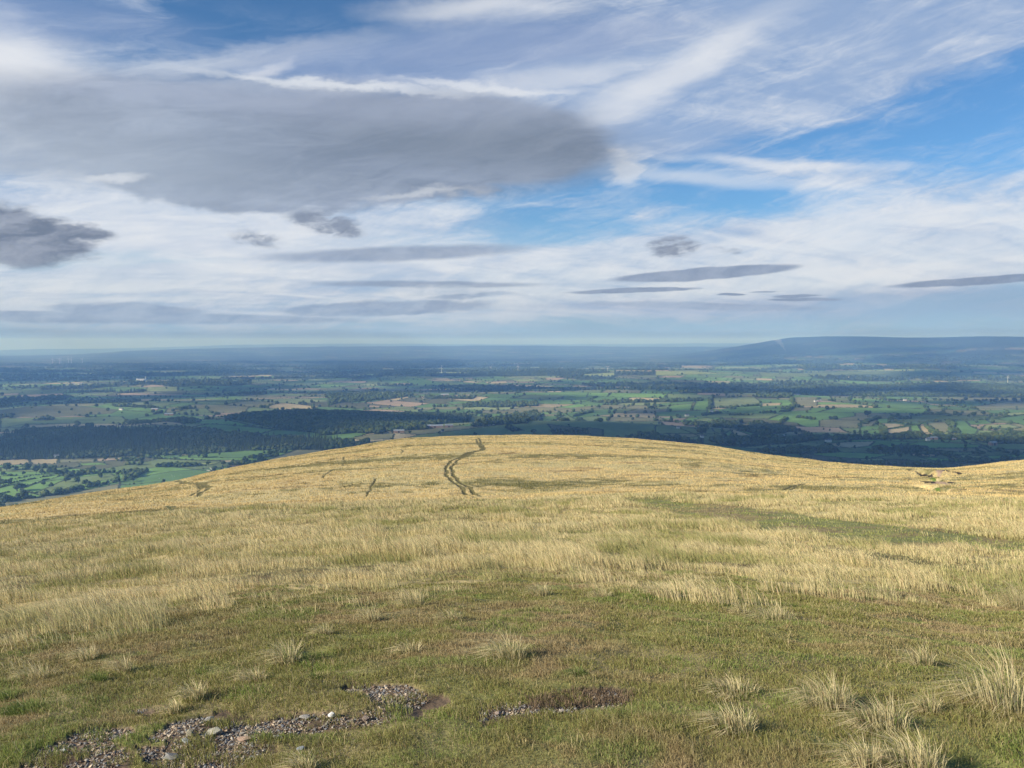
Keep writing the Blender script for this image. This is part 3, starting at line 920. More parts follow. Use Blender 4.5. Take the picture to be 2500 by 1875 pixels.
_tp = hP.pts([(t[0], min(t[1], 1885)) for t in TUFTS])
for (px, py, wpx, hpx, kd, lab), (tx, ty) in zip(TUFTS, _tp):
    d = math.hypot(tx, ty)
    dist = math.hypot(d, float(hill_base(np.array([d]), np.array([math.atan2(tx, ty)]))[0]))
    wm = wpx / F * dist; hm = hpx / F * dist * 1.05
    rad = max(0.03, wm * 0.30); hh = hm * (0.80 if px > 1700 else 0.92)
    nb = int({'P': 380, 'L': 340, 'G': 380}[kd] * np.clip(wm / 0.25, 0.5, 1.6))
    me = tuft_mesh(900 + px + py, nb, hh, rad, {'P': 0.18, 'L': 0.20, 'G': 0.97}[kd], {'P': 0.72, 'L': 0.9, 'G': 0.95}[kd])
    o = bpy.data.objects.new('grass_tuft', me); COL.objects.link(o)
    o.location = (tx, ty, float(hill_z(np.array([tx]), np.array([ty]))[0]))
    tag(o, lab, 'grass tuft', 'separate tufts on the short turf')

# ------------------------------------------------------------------ stones


def stone_mesh(seed, flat=0.5, col_=(0.3, 0.3, 0.31), pts=14):
    rg = random.Random(seed)
    bm = bmesh.new()
    for i in range(pts):
        v = Vector((rg.gauss(0, 1), rg.gauss(0, 1), rg.gauss(0, 1))).normalized()
        v = Vector((v.x * rg.uniform(.8, 1.1), v.y * rg.uniform(.55, .8), v.z * flat))
        bm.verts.new(v * 0.5)
    bmesh.ops.convex_hull(bm, input=bm.verts)
    for v in [v for v in bm.verts if not v.link_faces]: bm.verts.remove(v)
    bmesh.ops.triangulate(bm, faces=bm.faces)
    V = np.array([v.co[:] for v in bm.verts]); bm.verts.index_update()
    T = np.array([[v.index for v in f.verts] for f in bm.faces])
    bm.free()
    return V, T

STONE_COLS = [(0.29, 0.265, 0.24), (0.235, 0.235, 0.235), (0.34, 0.26, 0.18), (0.39, 0.35, 0.29), (0.22, 0.16, 0.12), (0.46, 0.37, 0.27)]
STONE_NAMES = ['grey', 'blue grey', 'tan', 'pale grey', 'brown', 'buff']
protos = []
for i in range(18):
    V_, T_ = stone_mesh(400 + i, flat=random.choice([0.3, 0.45, 0.6]), pts=random.choice([10, 13, 16]))
    ci = i % 6
    me = make_mesh('stone', V_, T_, np.tile(np.array(STONE_COLS[ci]), (len(V_), 1)))
    me.materials.append(MAT_STONE)
    protos.append((me, ci, V_, T_))
PATCH_NAMES = ['gravelly patch at the bottom left corner', 'long stony scar at bottom left', 'upper tongue of gravel above the long scar', 'narrow eroded scar right of the others', 'tiny bare spot left of the pale tufts']


def rand_in(poly, n, keep_bare=True):
    p = np.asarray(poly); out = []
    while len(out) < n:
        q = np.random.default_rng(len(out) + n).uniform(p.min(0), p.max(0), (n * 4, 2))
        q = q[inpoly(q[:, 0], q[:, 1], p)]
        if keep_bare: q = q[bare_mask(q[:, 0], q[:, 1])]
        out += q.tolist()
        if len(q) == 0: break
    return np.array(out[:n]).reshape(-1, 2)

special = [(810, 1750, 24, (0.72, 0.70, 0.66), 0.8, 'white quartz stone standing out in the long stony scar'),
           (598, 1808, 46, (0.46, 0.32, 0.23), 0.28, 'flat pinkish tan stone in the middle of the long stony scar'),
           (522, 1790, 50, (0.40, 0.38, 0.30), 0.35, 'large buff slab with rough top in the left of the scar'),
           (510, 1757, 34, (0.36, 0.34, 0.31), 0.4, 'pale grey slab at the upper edge of the long scar'),
           (745, 1752, 36, (0.35, 0.325, 0.29), 0.3, 'flat grey stone left of the white quartz stone'),
           (418, 1852, 46, (0.27, 0.26, 0.24), 0.3, 'dark grey slab near the bottom edge in the scar'),
           (892, 1752, 26, (0.28, 0.22, 0.19), 0.5, 'rounded brown stone at the right end of the long scar'),
           (680, 1803, 34, (0.33, 0.315, 0.29), 0.35, 'grey slab right of the flat pinkish tan stone'),
           (155, 1842, 16, (0.55, 0.57, 0.50), 0.5, 'small whitish stone in the gravelly patch at left'),
           (42, 1848, 20, (0.25, 0.26, 0.29), 0.45, 'single grey stone in turf near the bottom left corner'),
           (1372, 1738, 26, (0.36, 0.31, 0.26), 0.5, 'buff stone in the narrow eroded scar, left of two larger ones'),
           (1425, 1739, 24, (0.26, 0.27, 0.27), 0.5, 'grey rounded stone in the narrow eroded scar, right of two larger ones'),
           (1215, 1745, 22, (0.36, 0.28, 0.23), 0.5, 'pinkish stone at the left end of the narrow eroded scar'),
           (465, 1800, 26, (0.30, 0.27, 0.20), 0.8, 'upright brownish stone at the left of the long scar'),
           (455, 1815, 34, (0.33, 0.35, 0.34), 0.3, 'smooth grey green slab below the upright brownish stone'),
           (735, 1830, 30, (0.28, 0.30, 0.32), 0.5, 'blue grey stone in the dark lower edge of the scar')]
sp = hP.pts([(s_[0], s_[1]) for s_ in special])
for k_, ((px, py, wpx, cl_, fl, lab), (tx, ty)) in enumerate(zip(special, sp)):
    d = math.hypot(tx, ty, 1.7)
    V_, T_ = stone_mesh(500 + k_, fl, pts=22)
    me = make_mesh('stone', V_, T_, np.tile(np.array(cl_), (len(V_), 1))); me.materials.append(MAT_STONE)
    o = bpy.data.objects.new('stone', me); COL.objects.link(o)
    s_ = wpx / F * d * 0.8
    cl_ = tuple(c_ * 0.88 for c_ in cl_)
    o.location = (tx, ty, float(hill_z(np.array([tx]), np.array([ty]))[0]) + s_ * fl * 0.12); o.scale = (s_,) * 3
    o.rotation_euler = (random.uniform(-.2, .2), random.uniform(-.2, .2), random.uniform(-.5, .5))
    tag(o, lab, 'stone', 'loose stones in the bare patches')
counts = [55, 130, 45, 36, 6]
gx, gy = [], []
for bi, (poly, cnt) in enumerate(zip(BARE, counts)):
    ps = rand_in(poly, cnt)
    for (tx, ty) in ps:
        me, ci, _, _ = random.choice(protos)
        o = bpy.data.objects.new('stone', me); COL.objects.link(o)
        s_ = random.choice([0.015, 0.018, 0.02, 0.024, 0.028, 0.034, 0.045])
        o.location = (tx, ty, float(hill_z(np.array([tx]), np.array([ty]))[0]) - 0.012 + s_ * 0.04); o.scale = (s_, s_, s_)
        o.rotation_euler = (random.uniform(-.5, .5), random.uniform(-.5, .5), random.uniform(0, 6.3))
        tag(o, f'small {STONE_NAMES[ci]} stone lying loose in the {PATCH_NAMES[bi]}', 'stone', f'{STONE_NAMES[ci]} stones in the {PATCH_NAMES[bi]}')
    g = rand_in(poly, cnt * 26)
    gx += g[:, 0].tolist(); gy += g[:, 1].tolist()


def merge(protosVT, pos, sca, rotz, cols, tilt=None):
    """merge many copies of small meshes into arrays; pos (n,3), sca (n,3)"""
    n = len(pos); Vs, Ts, Cs = [], [], []; off_ = 0
    pick = np.random.default_rng(5).integers(0, len(protosVT), n)
    for pi, (V_, T_) in enumerate(protosVT):
        m = pick == pi
        if not m.any(): continue
        c_, s_ = np.cos(rotz[m])[:, None], np.sin(rotz[m])[:, None]
        P_ = V_[None] * sca[m][:, None, :]
        if tilt is not None:
            tz = P_[..., 2] + P_[..., 0] * tilt[m][:, None]
            P_ = np.stack([P_[..., 0], P_[..., 1], tz], -1)
        xx = P_[..., 0] * c_ - P_[..., 1] * s_; yy = P_[..., 0] * s_ + P_[..., 1] * c_
        Vv = np.stack([xx, yy, P_[..., 2]], -1) + pos[m][:, None]
        kk = m.sum(); nv = len(V_)
        Ts.append((T_[None] + (np.arange(kk) * nv)[:, None, None] + off_).reshape(-1, 3))
        Vs.append(Vv.reshape(-1, 3)); Cs.append(np.repeat(cols[m], nv, 0)); off_ += kk * nv
    return np.concatenate(Vs), np.concatenate(Ts), np.concatenate(Cs)

gx = np.array(gx); gy = np.array(gy); n = len(gx)
gs = 0.006 + 0.018 * RNG.random(n) ** 2
gV, gT, gC = merge([(p[2], p[3]) for p in protos], np.stack([gx, gy, hill_z(gx, gy) - 0.012 + gs * 0.15], -1), np.stack([gs] * 3, -1), RNG.uniform(0, 6.3, n),
                   np.array(STONE_COLS)[RNG.integers(0, 6, n)] * RNG.uniform(0.65, 1.25, n)[:, None], RNG.normal(0, 0.5, n))
o = link('gravel', make_mesh('gravel', gV, gT, gC), MAT_STONE)
tag(o, 'fine grey and brown gravel filling the bare patches of the foreground', 'gravel', kind='stuff')
# dead heather twigs on the dark scar edge
tw = np.concatenate([rand_in(b, 900, False) for b in BROWN[:1]]); tx_, ty_ = tw[:, 0], tw[:, 1]; n = len(tx_)
cb = np.tile(np.array([0.17, 0.12, 0.075]), (n, 1)) * RNG.uniform(0.5, 1.6, n)[:, None]
o = link('dead_heather', blade_mesh('dead_heather', tx_, ty_, hill_z(tx_, ty_), RNG.uniform(0.02, 0.05, n), np.full(n, 0.004), RNG.normal(0, 0.5, (n, 2)), cb, cb * 1.2, RNG), MAT_BLADE)
tag(o, 'brown dead heather twigs on the edge of the narrow eroded scar', 'heather', kind='stuff')

# boulders by the gully
for k_, (px, py, wpx, cl_, lab) in enumerate([(2279, 1157, 7, (0.62, 0.60, 0.56), 'whitish boulder at the head of the eroded gully on the far slope'),
        (2286, 1158, 7, (0.26, 0.24, 0.25), 'dark grey boulder right beside the whitish boulder at the gully'),
        (2290, 1159, 4, (0.25, 0.15, 0.10), 'brown boulder at the right end of the gully rocks'), (2282, 1196, 3, (0.5, 0.46, 0.38), 'small pale rock at the lower end of the gully')]):
    q = hP.pts([(px, py)])[0]; d = math.hypot(*q)
    V_, T_ = stone_mesh(600 + k_, 0.75, pts=26)
    me = make_mesh('boulder', V_, T_, np.tile(np.array(cl_), (len(V_), 1))); me.materials.append(MAT_STONE)
    o = bpy.data.objects.new('boulder', me); COL.objects.link(o)
    s_ = wpx / F * d
    o.location = (q[0], q[1], float(hill_z(q[:1], q[1:])[0]) + s_ * 0.25); o.scale = (s_, s_, s_)
    tag(o, lab, 'boulder', 'boulders by the gully')

# ------------------------------------------------------------------ vale: fields
G1 = (0.15, 0.265, 0.065); G2 = (0.11, 0.20, 0.06); G3 = (0.16, 0.21, 0.075); OL = (0.20, 0.195, 0.10); OD = (0.12, 0.125, 0.065)
TN = (0.42, 0.34, 0.19); PK = (0.36, 0.27, 0.18); YG = (0.27, 0.32, 0.11); PG = (0.22, 0.26, 0.11); RB = (0.19, 0.13, 0.10)
FIELDS = []


def fld(crop, col_, *polys):
    for p in polys: FIELDS.append((crop.pts(p), np.array(col_)))
# large areas first, details later
fld(cK, G1, [(-200, 480), (300, 470), (1000, 520), (1650, 540), (2250, 490), (2900, 560), (2600, 760), (1620, 800), (560, 890), (0, 985), (-300, 1000)])
fld(cK, OL, [(-200, 1010), (560, 900), (1050, 830), (1600, 720), (1700, 740), (2200, 690), (2200, 720), (1500, 900), (700, 1060), (-200, 1120)])
fld(cK, G2, [(1620, 700), (1950, 620), (2300, 560), (3000, 500), (3000, 900), (2000, 900), (1600, 860)])
fld(cK, G3, [(290, 830), (300, 780), (420, 730), (900, 650), (1500, 590), (1600, 640), (1050, 740), (560, 880)], [(0, 500), (480, 490), (960, 500), (800, 560), (0, 560)])
fld(cK, G1, [(0, 620), (620, 600), (880, 590), (700, 660), (300, 700), (0, 780)], [(300, 790), (560, 690), (900, 660), (700, 750), (480, 850), (330, 820)])
fld(cK, TN, [(-100, 395), (385, 390), (415, 460), (-100, 475)], [(395, 395), (790, 388), (770, 450), (600, 455), (430, 460)])
fld(cK, OL, [(800, 395), (1290, 390), (1280, 425), (800, 440)])
fld(cK, PK, [(1290, 385), (1920, 362), (1900, 390), (1310, 422)])
fld(cK, G1, [(900, 350), (2200, 305), (2200, 330), (1400, 370), (930, 385)], [(1060, 450), (1350, 440), (1500, 465), (1100, 475)])
fld(cN, G2, [(900, 690), (1500, 635), (2212, 615), (2600, 640), (2212, 660), (1600, 760), (900, 760)])
fld(cN, TN, [(580, 705), (900, 700), (1040, 712), (870, 725), (600, 728)], [(1310, 800), (1480, 790), (1460, 820), (1330, 822)])
fld(cN, RB, [(1440, 865), (1600, 855), (1720, 870), (1400, 890)])
fld(cN, YG, [(1040, 825), (1320, 820), (1200, 850), (1040, 850)])
fld(cL, OD, [(-50, 850), (450, 782), (1150, 790), (1600, 830), (1500, 885), (1100, 905), (700, 925), (200, 925), (-50, 940)])
fld(cL, OL, [(610, 770), (900, 755), (1450, 755), (1200, 785), (700, 782)])
fld(cL, G3, [(0, 950), (700, 930), (1300, 930), (1650, 920), (1750, 1010), (1050, 1010), (350, 1020), (0, 1080)])
fld(cL, TN, [(300, 1068), (350, 1032), (1032, 1016), (1000, 1058)], [(1045, 1052), (1065, 1020), (1500, 1018), (1680, 1030), (1500, 1050)], [(1700, 1025), (2050, 1010), (2212, 1010), (2212, 1030), (1800, 1038)])
fld(cL, PK, [(270, 632), (850, 607), (862, 632), (480, 668), (270, 675)], [(-100, 617), (265, 606), (250, 630), (-100, 642)])
fld(cL, G3, [(-100, 648), (255, 633), (258, 676), (-100, 688)], [(270, 605), (600, 580), (910, 565), (850, 602), (400, 622)], [(930, 625), (1550, 595), (1450, 630), (950, 645)], [(290, 750), (480, 740), (480, 775), (300, 780)])
fld(cL, TN, [(1200, 678), (1350, 668), (1380, 690), (1210, 695)])
fld(cL, YG, [(1990, 525), (2400, 520), (2400, 580), (1970, 580)])
fld(cN, TN, [(20, 300), (380, 285), (420, 290), (740, 280), (830, 315), (500, 322), (60, 318)])
fld(cN, OL, [(1000, 40), (1400, 50), (1700, 70), (1650, 150), (1100, 150), (560, 180), (600, 90)])
fld(cN, G3, [(880, 110), (1120, 90), (1200, 150), (1300, 180), (900, 190), (560, 160)], [(1380, 250), (1500, 240), (1800, 290), (2212, 330), (2212, 390), (1800, 340)])
# middle
fld(cB, G3, [(400, 680), (560, 640), (900, 600), (1150, 572), (1800, 570), (2100, 600), (2250, 660), (2250, 720), (300, 720)])
fld(cB, OD, [(1320, 578), (1400, 590), (1560, 605), (1540, 625), (1350, 615)], [(1560, 600), (1650, 610), (1650, 650), (1560, 640)])
fld(cB, OL, [(130, 665), (260, 640), (400, 635), (390, 665), (240, 675)])
fld(cB, G1, [(230, 690), (410, 668), (425, 688), (240, 722)], [(0, 730), (60, 735), (90, 748), (0, 760)])
fld(cM, OL, [(1600, 505), (1850, 460), (2040, 440), (2060, 460), (1900, 490), (1760, 512)], [(1500, 525), (1700, 515), (1740, 530), (1560, 542)], [(200, 465), (660, 455), (860, 450), (850, 475), (500, 480)])
fld(cM, G2, [(1780, 520), (2212, 470), (2212, 520), (1850, 560)], [(690, 410), (1100, 395), (1150, 410), (750, 430)], [(1040, 430), (1240, 415), (1200, 440)])
fld(cM, G1, [(1180, 345), (1430, 325), (1980, 325), (1960, 370), (1700, 350)], [(150, 240), (350, 205), (480, 200), (640, 235), (500, 265), (400, 250)])
fld(cM, TN, [(450, 357), (690, 350), (700, 372), (480, 380)], [(700, 352), (920, 342), (910, 356), (720, 362)], [(560, 198), (700, 195), (810, 214), (700, 225)], [(1040, 232), (1240, 222), (1260, 238), (1090, 247)])
fld(cM, YG, [(1280, 208), (1480, 205), (1560, 214), (1490, 225), (1340, 226)], [(480, 150), (700, 140), (1000, 150), (700, 162)], [(1380, 95), (1560, 100), (1500, 115)], [(1920, 160), (2212, 145), (2212, 180), (1950, 175)])
fld(cM, PK, [(240, 242), (380, 238), (380, 252), (260, 255)], [(720, 205), (840, 208), (820, 222)], [(840, 190), (950, 192), (930, 208)], [(1580, 192), (1780, 195), (1700, 214), (1600, 212)], [(0, 440), (120, 445), (100, 456), (0, 458)])
fld(cM, RB, [(90, 375), (230, 360), (300, 365), (180, 388)])
# right
fld(cR, G1, [(495, 560), (555, 428), (742, 402), (705, 555)], [(200, 498), (500, 474), (478, 560), (150, 577)])
fld(cR, G2, [(0, 480), (550, 422), (505, 468), (0, 508)], [(0, 590), (480, 570), (700, 560), (690, 640), (0, 640)], [(900, 560), (1200, 535), (1700, 510), (1820, 515), (1500, 545), (1200, 600), (950, 590)])
fld(cR, PG, [(780, 397), (1340, 385), (1430, 455), (1380, 480), (1100, 510), (790, 510)])
fld(cR, PK, [(128, 680), (445, 660), (380, 695), (130, 718)])
fld(cR, TN, [(1440, 468), (1700, 462), (1690, 495), (1440, 505)], [(1010, 815), (1150, 850), (1310, 905), (1060, 905)])
fld(cR, OL, [(1870, 388), (2200, 385), (2180, 500), (1880, 512)], [(1830, 530), (2110, 520), (2090, 560), (1820, 575)])
fld(cR, G1, [(1510, 688), (1720, 600), (2212, 590), (2700, 600), (2700, 640), (2212, 700), (2212, 780), (2040, 790), (1900, 730)])
fld(cR, YG, [(530, 690), (680, 660), (850, 690), (840, 712), (560, 710)], [(760, 800), (940, 840), (880, 880), (790, 850)])
fld(cR, G3, [(0, 770), (900, 790), (900, 880), (0, 880)], [(1180, 1060), (1300, 1030), (1560, 1015), (1400, 1040)])
fld(cR, OL, [(160, 870), (560, 880), (700, 900), (380, 940), (230, 930)])
fld(cQ, G2, [(190, 200), (560, 160), (850, 190), (1100, 240), (600, 270), (200, 240)], [(840, 160), (1400, 165), (1100, 210)], [(1250, 205), (1650, 165), (1900, 175), (1450, 240)])
fld(cQ, OL, [(1000, 300), (1620, 285), (1500, 330), (1200, 330)], [(400, 320), (700, 330), (680, 370), (420, 360)], [(1450, 240), (1950, 175), (2260, 175), (2260, 250), (1700, 260)])
fld(cQ, G2, [(1800, 400), (2260, 345), (2260, 500), (2000, 430)], [(1640, 290), (2260, 280), (2260, 310), (1800, 330)])
fld(cQ, OL, [(895, 460), (1150, 443), (1220, 520), (1190, 580), (1070, 582), (980, 540)])
fld(cQ, G2, [(1270, 420), (1420, 425), (1500, 510), (1600, 545), (1560, 600), (1440, 640), (1290, 580)], [(1420, 428), (1700, 413), (1790, 465), (1490, 480)])
fld(cQ, PG, [(1690, 482), (2010, 475), (2165, 515), (1620, 548)])
fld(cQ, TN, [(335, 552), (670, 503), (660, 590), (490, 642), (360, 612)], [(215, 462), (480, 465), (612, 487), (330, 543)], [(788, 478), (862, 470), (972, 585), (848, 588)],
    [(850, 592), (975, 590), (1098, 662), (890, 672)], [(555, 655), (740, 600), (862, 628), (862, 672)])
fld(cQ, G1, [(680, 497), (780, 480), (832, 572), (690, 577)], [(0, 560), (290, 548), (312, 636), (0, 608)], [(0, 500), (280, 500), (280, 540), (0, 550)], [(220, 400), (430, 395), (420, 450), (240, 455)])
fld(cQ, YG, [(1078, 590), (1240, 585), (1345, 667), (1210, 672)], [(0, 612), (315, 642), (170, 668), (0, 672)])
fld(cQ, G1, [(480, 762), (800, 712), (1100, 720), (1640, 755), (1600, 790), (920, 797), (900, 765)], [(-700, 870), (-300, 850), (0, 855), (450, 885), (60, 942), (-500, 900)], [(800, 915), (1300, 945), (1450, 982), (1050, 977)], [(1690, 903), (2080, 885), (2300, 880), (2300, 915), (2060, 925), (1800, 952)], [(0, 1050), (1500, 1055), (1500, 1100), (0, 1100)])
fld(cQ, TN, [(-500, 740), (-200, 715), (200, 705), (130, 765), (-100, 790), (-350, 780)], [(680, 865), (1050, 885), (1000, 912), (700, 895)], [(100, 815), (380, 825), (360, 840), (120, 835)])
fld(cQ, PG, [(1350, 885), (1700, 902), (1560, 947), (1350, 925)], [(1850, 960), (2150, 940), (2100, 1000), (1850, 1000)], [(0, 945), (300, 930), (350, 965), (0, 965)])
fld(cQ, OL, [(960, 802), (1660, 792), (1765, 848), (1000, 842)], [(1860, 815), (2300, 815), (2300, 860), (2000, 865)], [(1050, 110), (1600, 115), (2260, 120), (2260, 160), (1700, 160), (1100, 135)])
fld(cC, YG, [(1090, 305), (1350, 304), (1560, 300), (1560, 308), (1200, 312)], [(0, 310), (300, 315), (400, 325), (0, 335)], [(390, 285), (560, 283), (560, 292), (400, 293)], [(790, 240), (900, 238), (900, 248)], [(1620, 312), (1780, 310), (1770, 325)])
fld(cC, TN, [(1900, 312), (2050, 315), (2060, 328), (1920, 325)], [(2060, 320), (2300, 322), (2300, 342), (2120, 342)], [(1740, 315), (1810, 320), (1760, 332)], [(150, 275), (360, 278), (300, 290), (160, 290)], [(1300, 268), (1390, 268), (1385, 276)])
fld(cC, G3, [(620, 320), (1100, 310), (1900, 320), (1900, 345), (1000, 340), (640, 345)], [(1320, 402), (1630, 405), (1600, 418), (1320, 418)], [(1640, 408), (2030, 408), (2000, 430), (1660, 432)])

# woods: footprint polygons, kind, spacing, tree size
WOODS = []


def wood(crop, kind, spacing, size, *polys):
    for p in polys: WOODS.append((crop.pts(p), kind, spacing, size))
wood(cA, 'c', 8.5, 7.5, [(-150, 680), (0, 655), (200, 618), (700, 606), (1200, 606), (1500, 640), (1900, 660), (2190, 705), (2000, 735), (1500, 738), (1000, 764), (400, 785), (-150, 800)])
wood(cA, 'd', 10, 10, [(1350, 548), (1750, 500), (2300, 520), (2300, 640), (1900, 630), (1500, 570)], [(760, 560), (1120, 555), (1210, 570), (1100, 575), (770, 575)])
wood(cA, 'd', 13, 9, [(640, 462), (940, 478), (1020, 490), (700, 475)], [(1040, 485), (1180, 478), (1180, 488), (1050, 492)], [(0, 530), (90, 515), (80, 530), (0, 545)], [(190, 550), (330, 545), (320, 555), (200, 558)])
wood(cB, 'd', 10, 10, [(-50, 520), (500, 520), (860, 530), (850, 565), (600, 610), (-50, 650)], [(870, 596), (1000, 548), (1250, 505), (1285, 548), (1200, 575)], [(0, 690), (240, 690), (225, 725), (60, 745), (0, 740)], [(1880, 640), (2100, 655), (2260, 695), (1700, 668)])
wood(cB, 'd', 14, 10, [(650, 355), (830, 345), (1100, 360), (1500, 370), (1300, 385), (900, 380)], [(560, 415), (900, 412), (860, 430), (600, 428)], [(820, 455), (1250, 448), (1270, 470), (1000, 480), (850, 470)], [(0, 400), (500, 395), (520, 410), (100, 450), (0, 470)],
     [(1560, 445), (2250, 425), (2250, 440), (1700, 455)], [(1750, 340), (2100, 335), (2212, 370), (1900, 370)])
wood(cB, 'c', 15, 11, [(590, 282), (1000, 270), (1500, 268), (1530, 286), (1000, 292), (600, 290)])
wood(cB, 'd', 10, 6, [(1060, 600), (1110, 590), (1180, 615), (1110, 625)], [(1330, 610), (1540, 615), (1560, 640), (1350, 640)])
wood(cR, 'd', 10, 10, [(1100, 830), (1280, 750), (1400, 720), (1620, 780), (1950, 825), (1750, 872), (1450, 905)], [(700, 960), (1000, 925), (1500, 925), (1900, 945), (2212, 965), (1900, 1010), (1500, 1030), (1200, 1050), (900, 1035)],
     [(750, 730), (1180, 720), (1130, 790), (820, 800)], [(510, 800), (680, 800), (690, 870), (600, 870)], [(0, 880), (130, 900), (230, 950), (0, 945)], [(360, 740), (720, 740), (700, 775), (400, 770)])
wood(cC, 'd', 10, 9, [(560, 785), (700, 768), (1100, 775), (1085, 800), (730, 808)], [(1280, 775), (1600, 770), (1630, 790), (1350, 792)])
wood(cC, 'd', 11, 9, [(700, 830), (830, 835), (1100, 862), (1400, 872), (1100, 880), (800, 862)], [(1400, 870), (1740, 866), (1750, 888), (1450, 890)], [(880, 700), (1360, 705), (1900, 700), (1900, 722), (1350, 722), (900, 718)], [(1890, 705), (2100, 680), (2300, 672), (2300, 745), (2050, 748), (1900, 728)])
wood(cC, 'd', 16, 12, [(730, 412), (1000, 398), (2020, 388), (2350, 410), (2350, 465), (1900, 462), (1100, 458), (760, 438)], [(600, 455), (830, 455), (820, 472), (620, 470)], [(100, 415), (700, 420), (700, 445), (150, 445)])
wood(cL, 'c', 14, 10, [(910, 595), (1550, 575), (1560, 592), (920, 607)], [(1550, 604), (1960, 568), (1950, 595), (1570, 614)])
wood(cL, 'd', 14, 11, [(-100, 715), (300, 690), (800, 648), (950, 655), (850, 705), (600, 705), (-100, 745)], [(-100, 770), (120, 760), (130, 800), (-100, 810)], [(950, 740), (1500, 725), (1900, 720), (1800, 735), (1000, 750)])
# belts: polylines with width
BELTS = []


def belt_(crop, w_, *lines):
    for p in lines: BELTS.append((crop.pts(p), w_))
belt_(cK, 14, [(570, 885), (750, 865), (1000, 822), (1300, 750), (1570, 695)])
belt_(cK, 24, [(1645, 668), (1790, 635), (1905, 570)], [(1640, 600), (1850, 560)])
belt_(cK, 15, [(1000, 612), (1180, 592), (1400, 580), (1640, 570)], [(790, 585), (960, 580)], [(320, 530), (560, 515), (780, 500)], [(880, 640), (1000, 620), (1080, 610)])
belt_(cK, 12, [(0, 985), (60, 970), (230, 930), (450, 910)], [(-50, 1080), (130, 1060), (230, 1040)])
belt_(cN, 26, [(440, 885), (700, 875), (1030, 870)], [(0, 800), (250, 800)])
belt_(cN, 14, [(1460, 850), (1740, 850)], [(1620, 840), (1900, 830)], [(60, 850), (250, 860)], [(340, 760), (480, 775)], [(1960, 700), (2212, 690)], [(1700, 770), (2100, 740)])
belt_(cQ, 16, [(20, 480), (100, 440), (240, 395)], [(420, 450), (430, 400), (700, 400)], [(450, 440), (600, 470), (680, 480)], [(300, 500), (310, 560), (320, 630)], [(340, 650), (500, 640), (650, 610), (840, 605)], [(920, 520), (990, 590), (1100, 640), (1180, 690)], [(1210, 430), (1240, 500), (1230, 590)], [(1100, 340), (1200, 365)], [(700, 350), (810, 360)], [(860, 330), (1190, 360)])
belt_(cQ, 6, [(330, 545), (680, 485), (870, 455), (1100, 425), (1700, 405), (1900, 385), (2260, 335)], [(1340, 672), (1560, 640), (1750, 590), (2170, 520)], [(1160, 410), (900, 440)])
belt_(cQ, 12, [(1100, 885), (1280, 925), (1450, 955), (1560, 985), (1700, 990)], [(1060, 985), (1450, 1000), (1700, 985), (2080, 940)], [(1860, 830), (2010, 865)], [(1000, 830), (1100, 870)], [(870, 870), (1090, 885)], [(100, 855), (450, 870), (830, 860)])
belt_(cR, 12, [(740, 410), (745, 480), (730, 550)], [(750, 530), (1000, 530), (1400, 500)], [(620, 630), (900, 600)], [(980, 630), (1280, 630)], [(1420, 600), (1780, 580), (1880, 500), (1840, 400)], [(0, 700), (300, 730)], [(1680, 745), (1770, 680)], [(1910, 660), (2150, 690)])
belt_(cM, 16, [(880, 460), (1090, 450), (1500, 430)], [(1750, 580), (1900, 570), (2100, 590)], [(1840, 545), (2000, 500)], [(0, 660), (250, 680)])
belt_(cA, 6, [(0, 925), (110, 905), (500, 830)], [(140, 960), (300, 905), (420, 880)], [(0, 960), (80, 930), (560, 840)], [(0, 1000), (60, 985)], [(140, 985), (230, 995)])


def woodland_mask(x, y):
    r = np.hypot(x, y)
    n_ = fbm(x / 700, y / 420, 4, 301)
    return (n_ > 0.60 - 0.10 * ss(r, 4000, 9000)) & (r > 4600)


def parcels(x, y):
    wx = x + (fbm(x / 800, y / 800, 2, 311) - 0.5) * 420; wy = y + (fbm(x / 800, y / 800, 2, 321) - 0.5) * 420
    u = wx * math.cos(0.3) - wy * math.sin(0.3); v = wx * math.sin(0.3) + wy * math.cos(0.3)
    H = 165.0
    j = np.floor(v / H); fv = v - j * H
    w_ = 130 + 190 * h2(j, j * 0 + 3, 7)
    uu = u + 900 * h2(j, j * 0 + 5, 8)
    i = np.floor(uu / w_); fu = uu - i * w_
    e = np.minimum(np.minimum(fv, H - fv), np.minimum(fu, w_ - fu))
    return h2(i, j, 11), h2(i, j, 13), e

def polybox(ps): p = np.asarray(ps); return p[:, 0].min(), p[:, 0].max(), p[:, 1].min(), p[:, 1].max()
FBOX = [polybox(f[0]) for f in FIELDS]
BBOX = [polybox(b[0]) for b in BELTS]
WBOX = [polybox(w[0]) for w in WOODS]


def field_info(x, y):
    """ground colour, distance to a hedge line, inside an explicit field"""
    r = np.hypot(x, y)
    a, b, e = parcels(x, y)
    pal = np.array([G1, G2, G3, G2, OL, G3, OD, PG, G1, TN, G2, PG, G3, OL, G2, PK, G3, G2])
    idx = np.minimum((a * len(pal)).astype(int), len(pal) - 1)
    c = pal[idx] * (0.8 + 0.4 * b)[..., None]
    wm = woodland_mask(x, y)
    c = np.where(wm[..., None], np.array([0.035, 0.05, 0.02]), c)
    ex = np.zeros(x.shape, bool)
    for (poly, colr), (x0, x1_, y0, y1_) in zip(FIELDS, FBOX):
        m = (x >= x0) & (x <= x1_) & (y >= y0) & (y <= y1_)
        if not m.any(): continue
        s_ = np.zeros(x.shape, bool)
        s_[m] = inpoly(x[m], y[m], poly)
        c[s_] = colr; ex |= s_
    return c, e, ex, wm, b


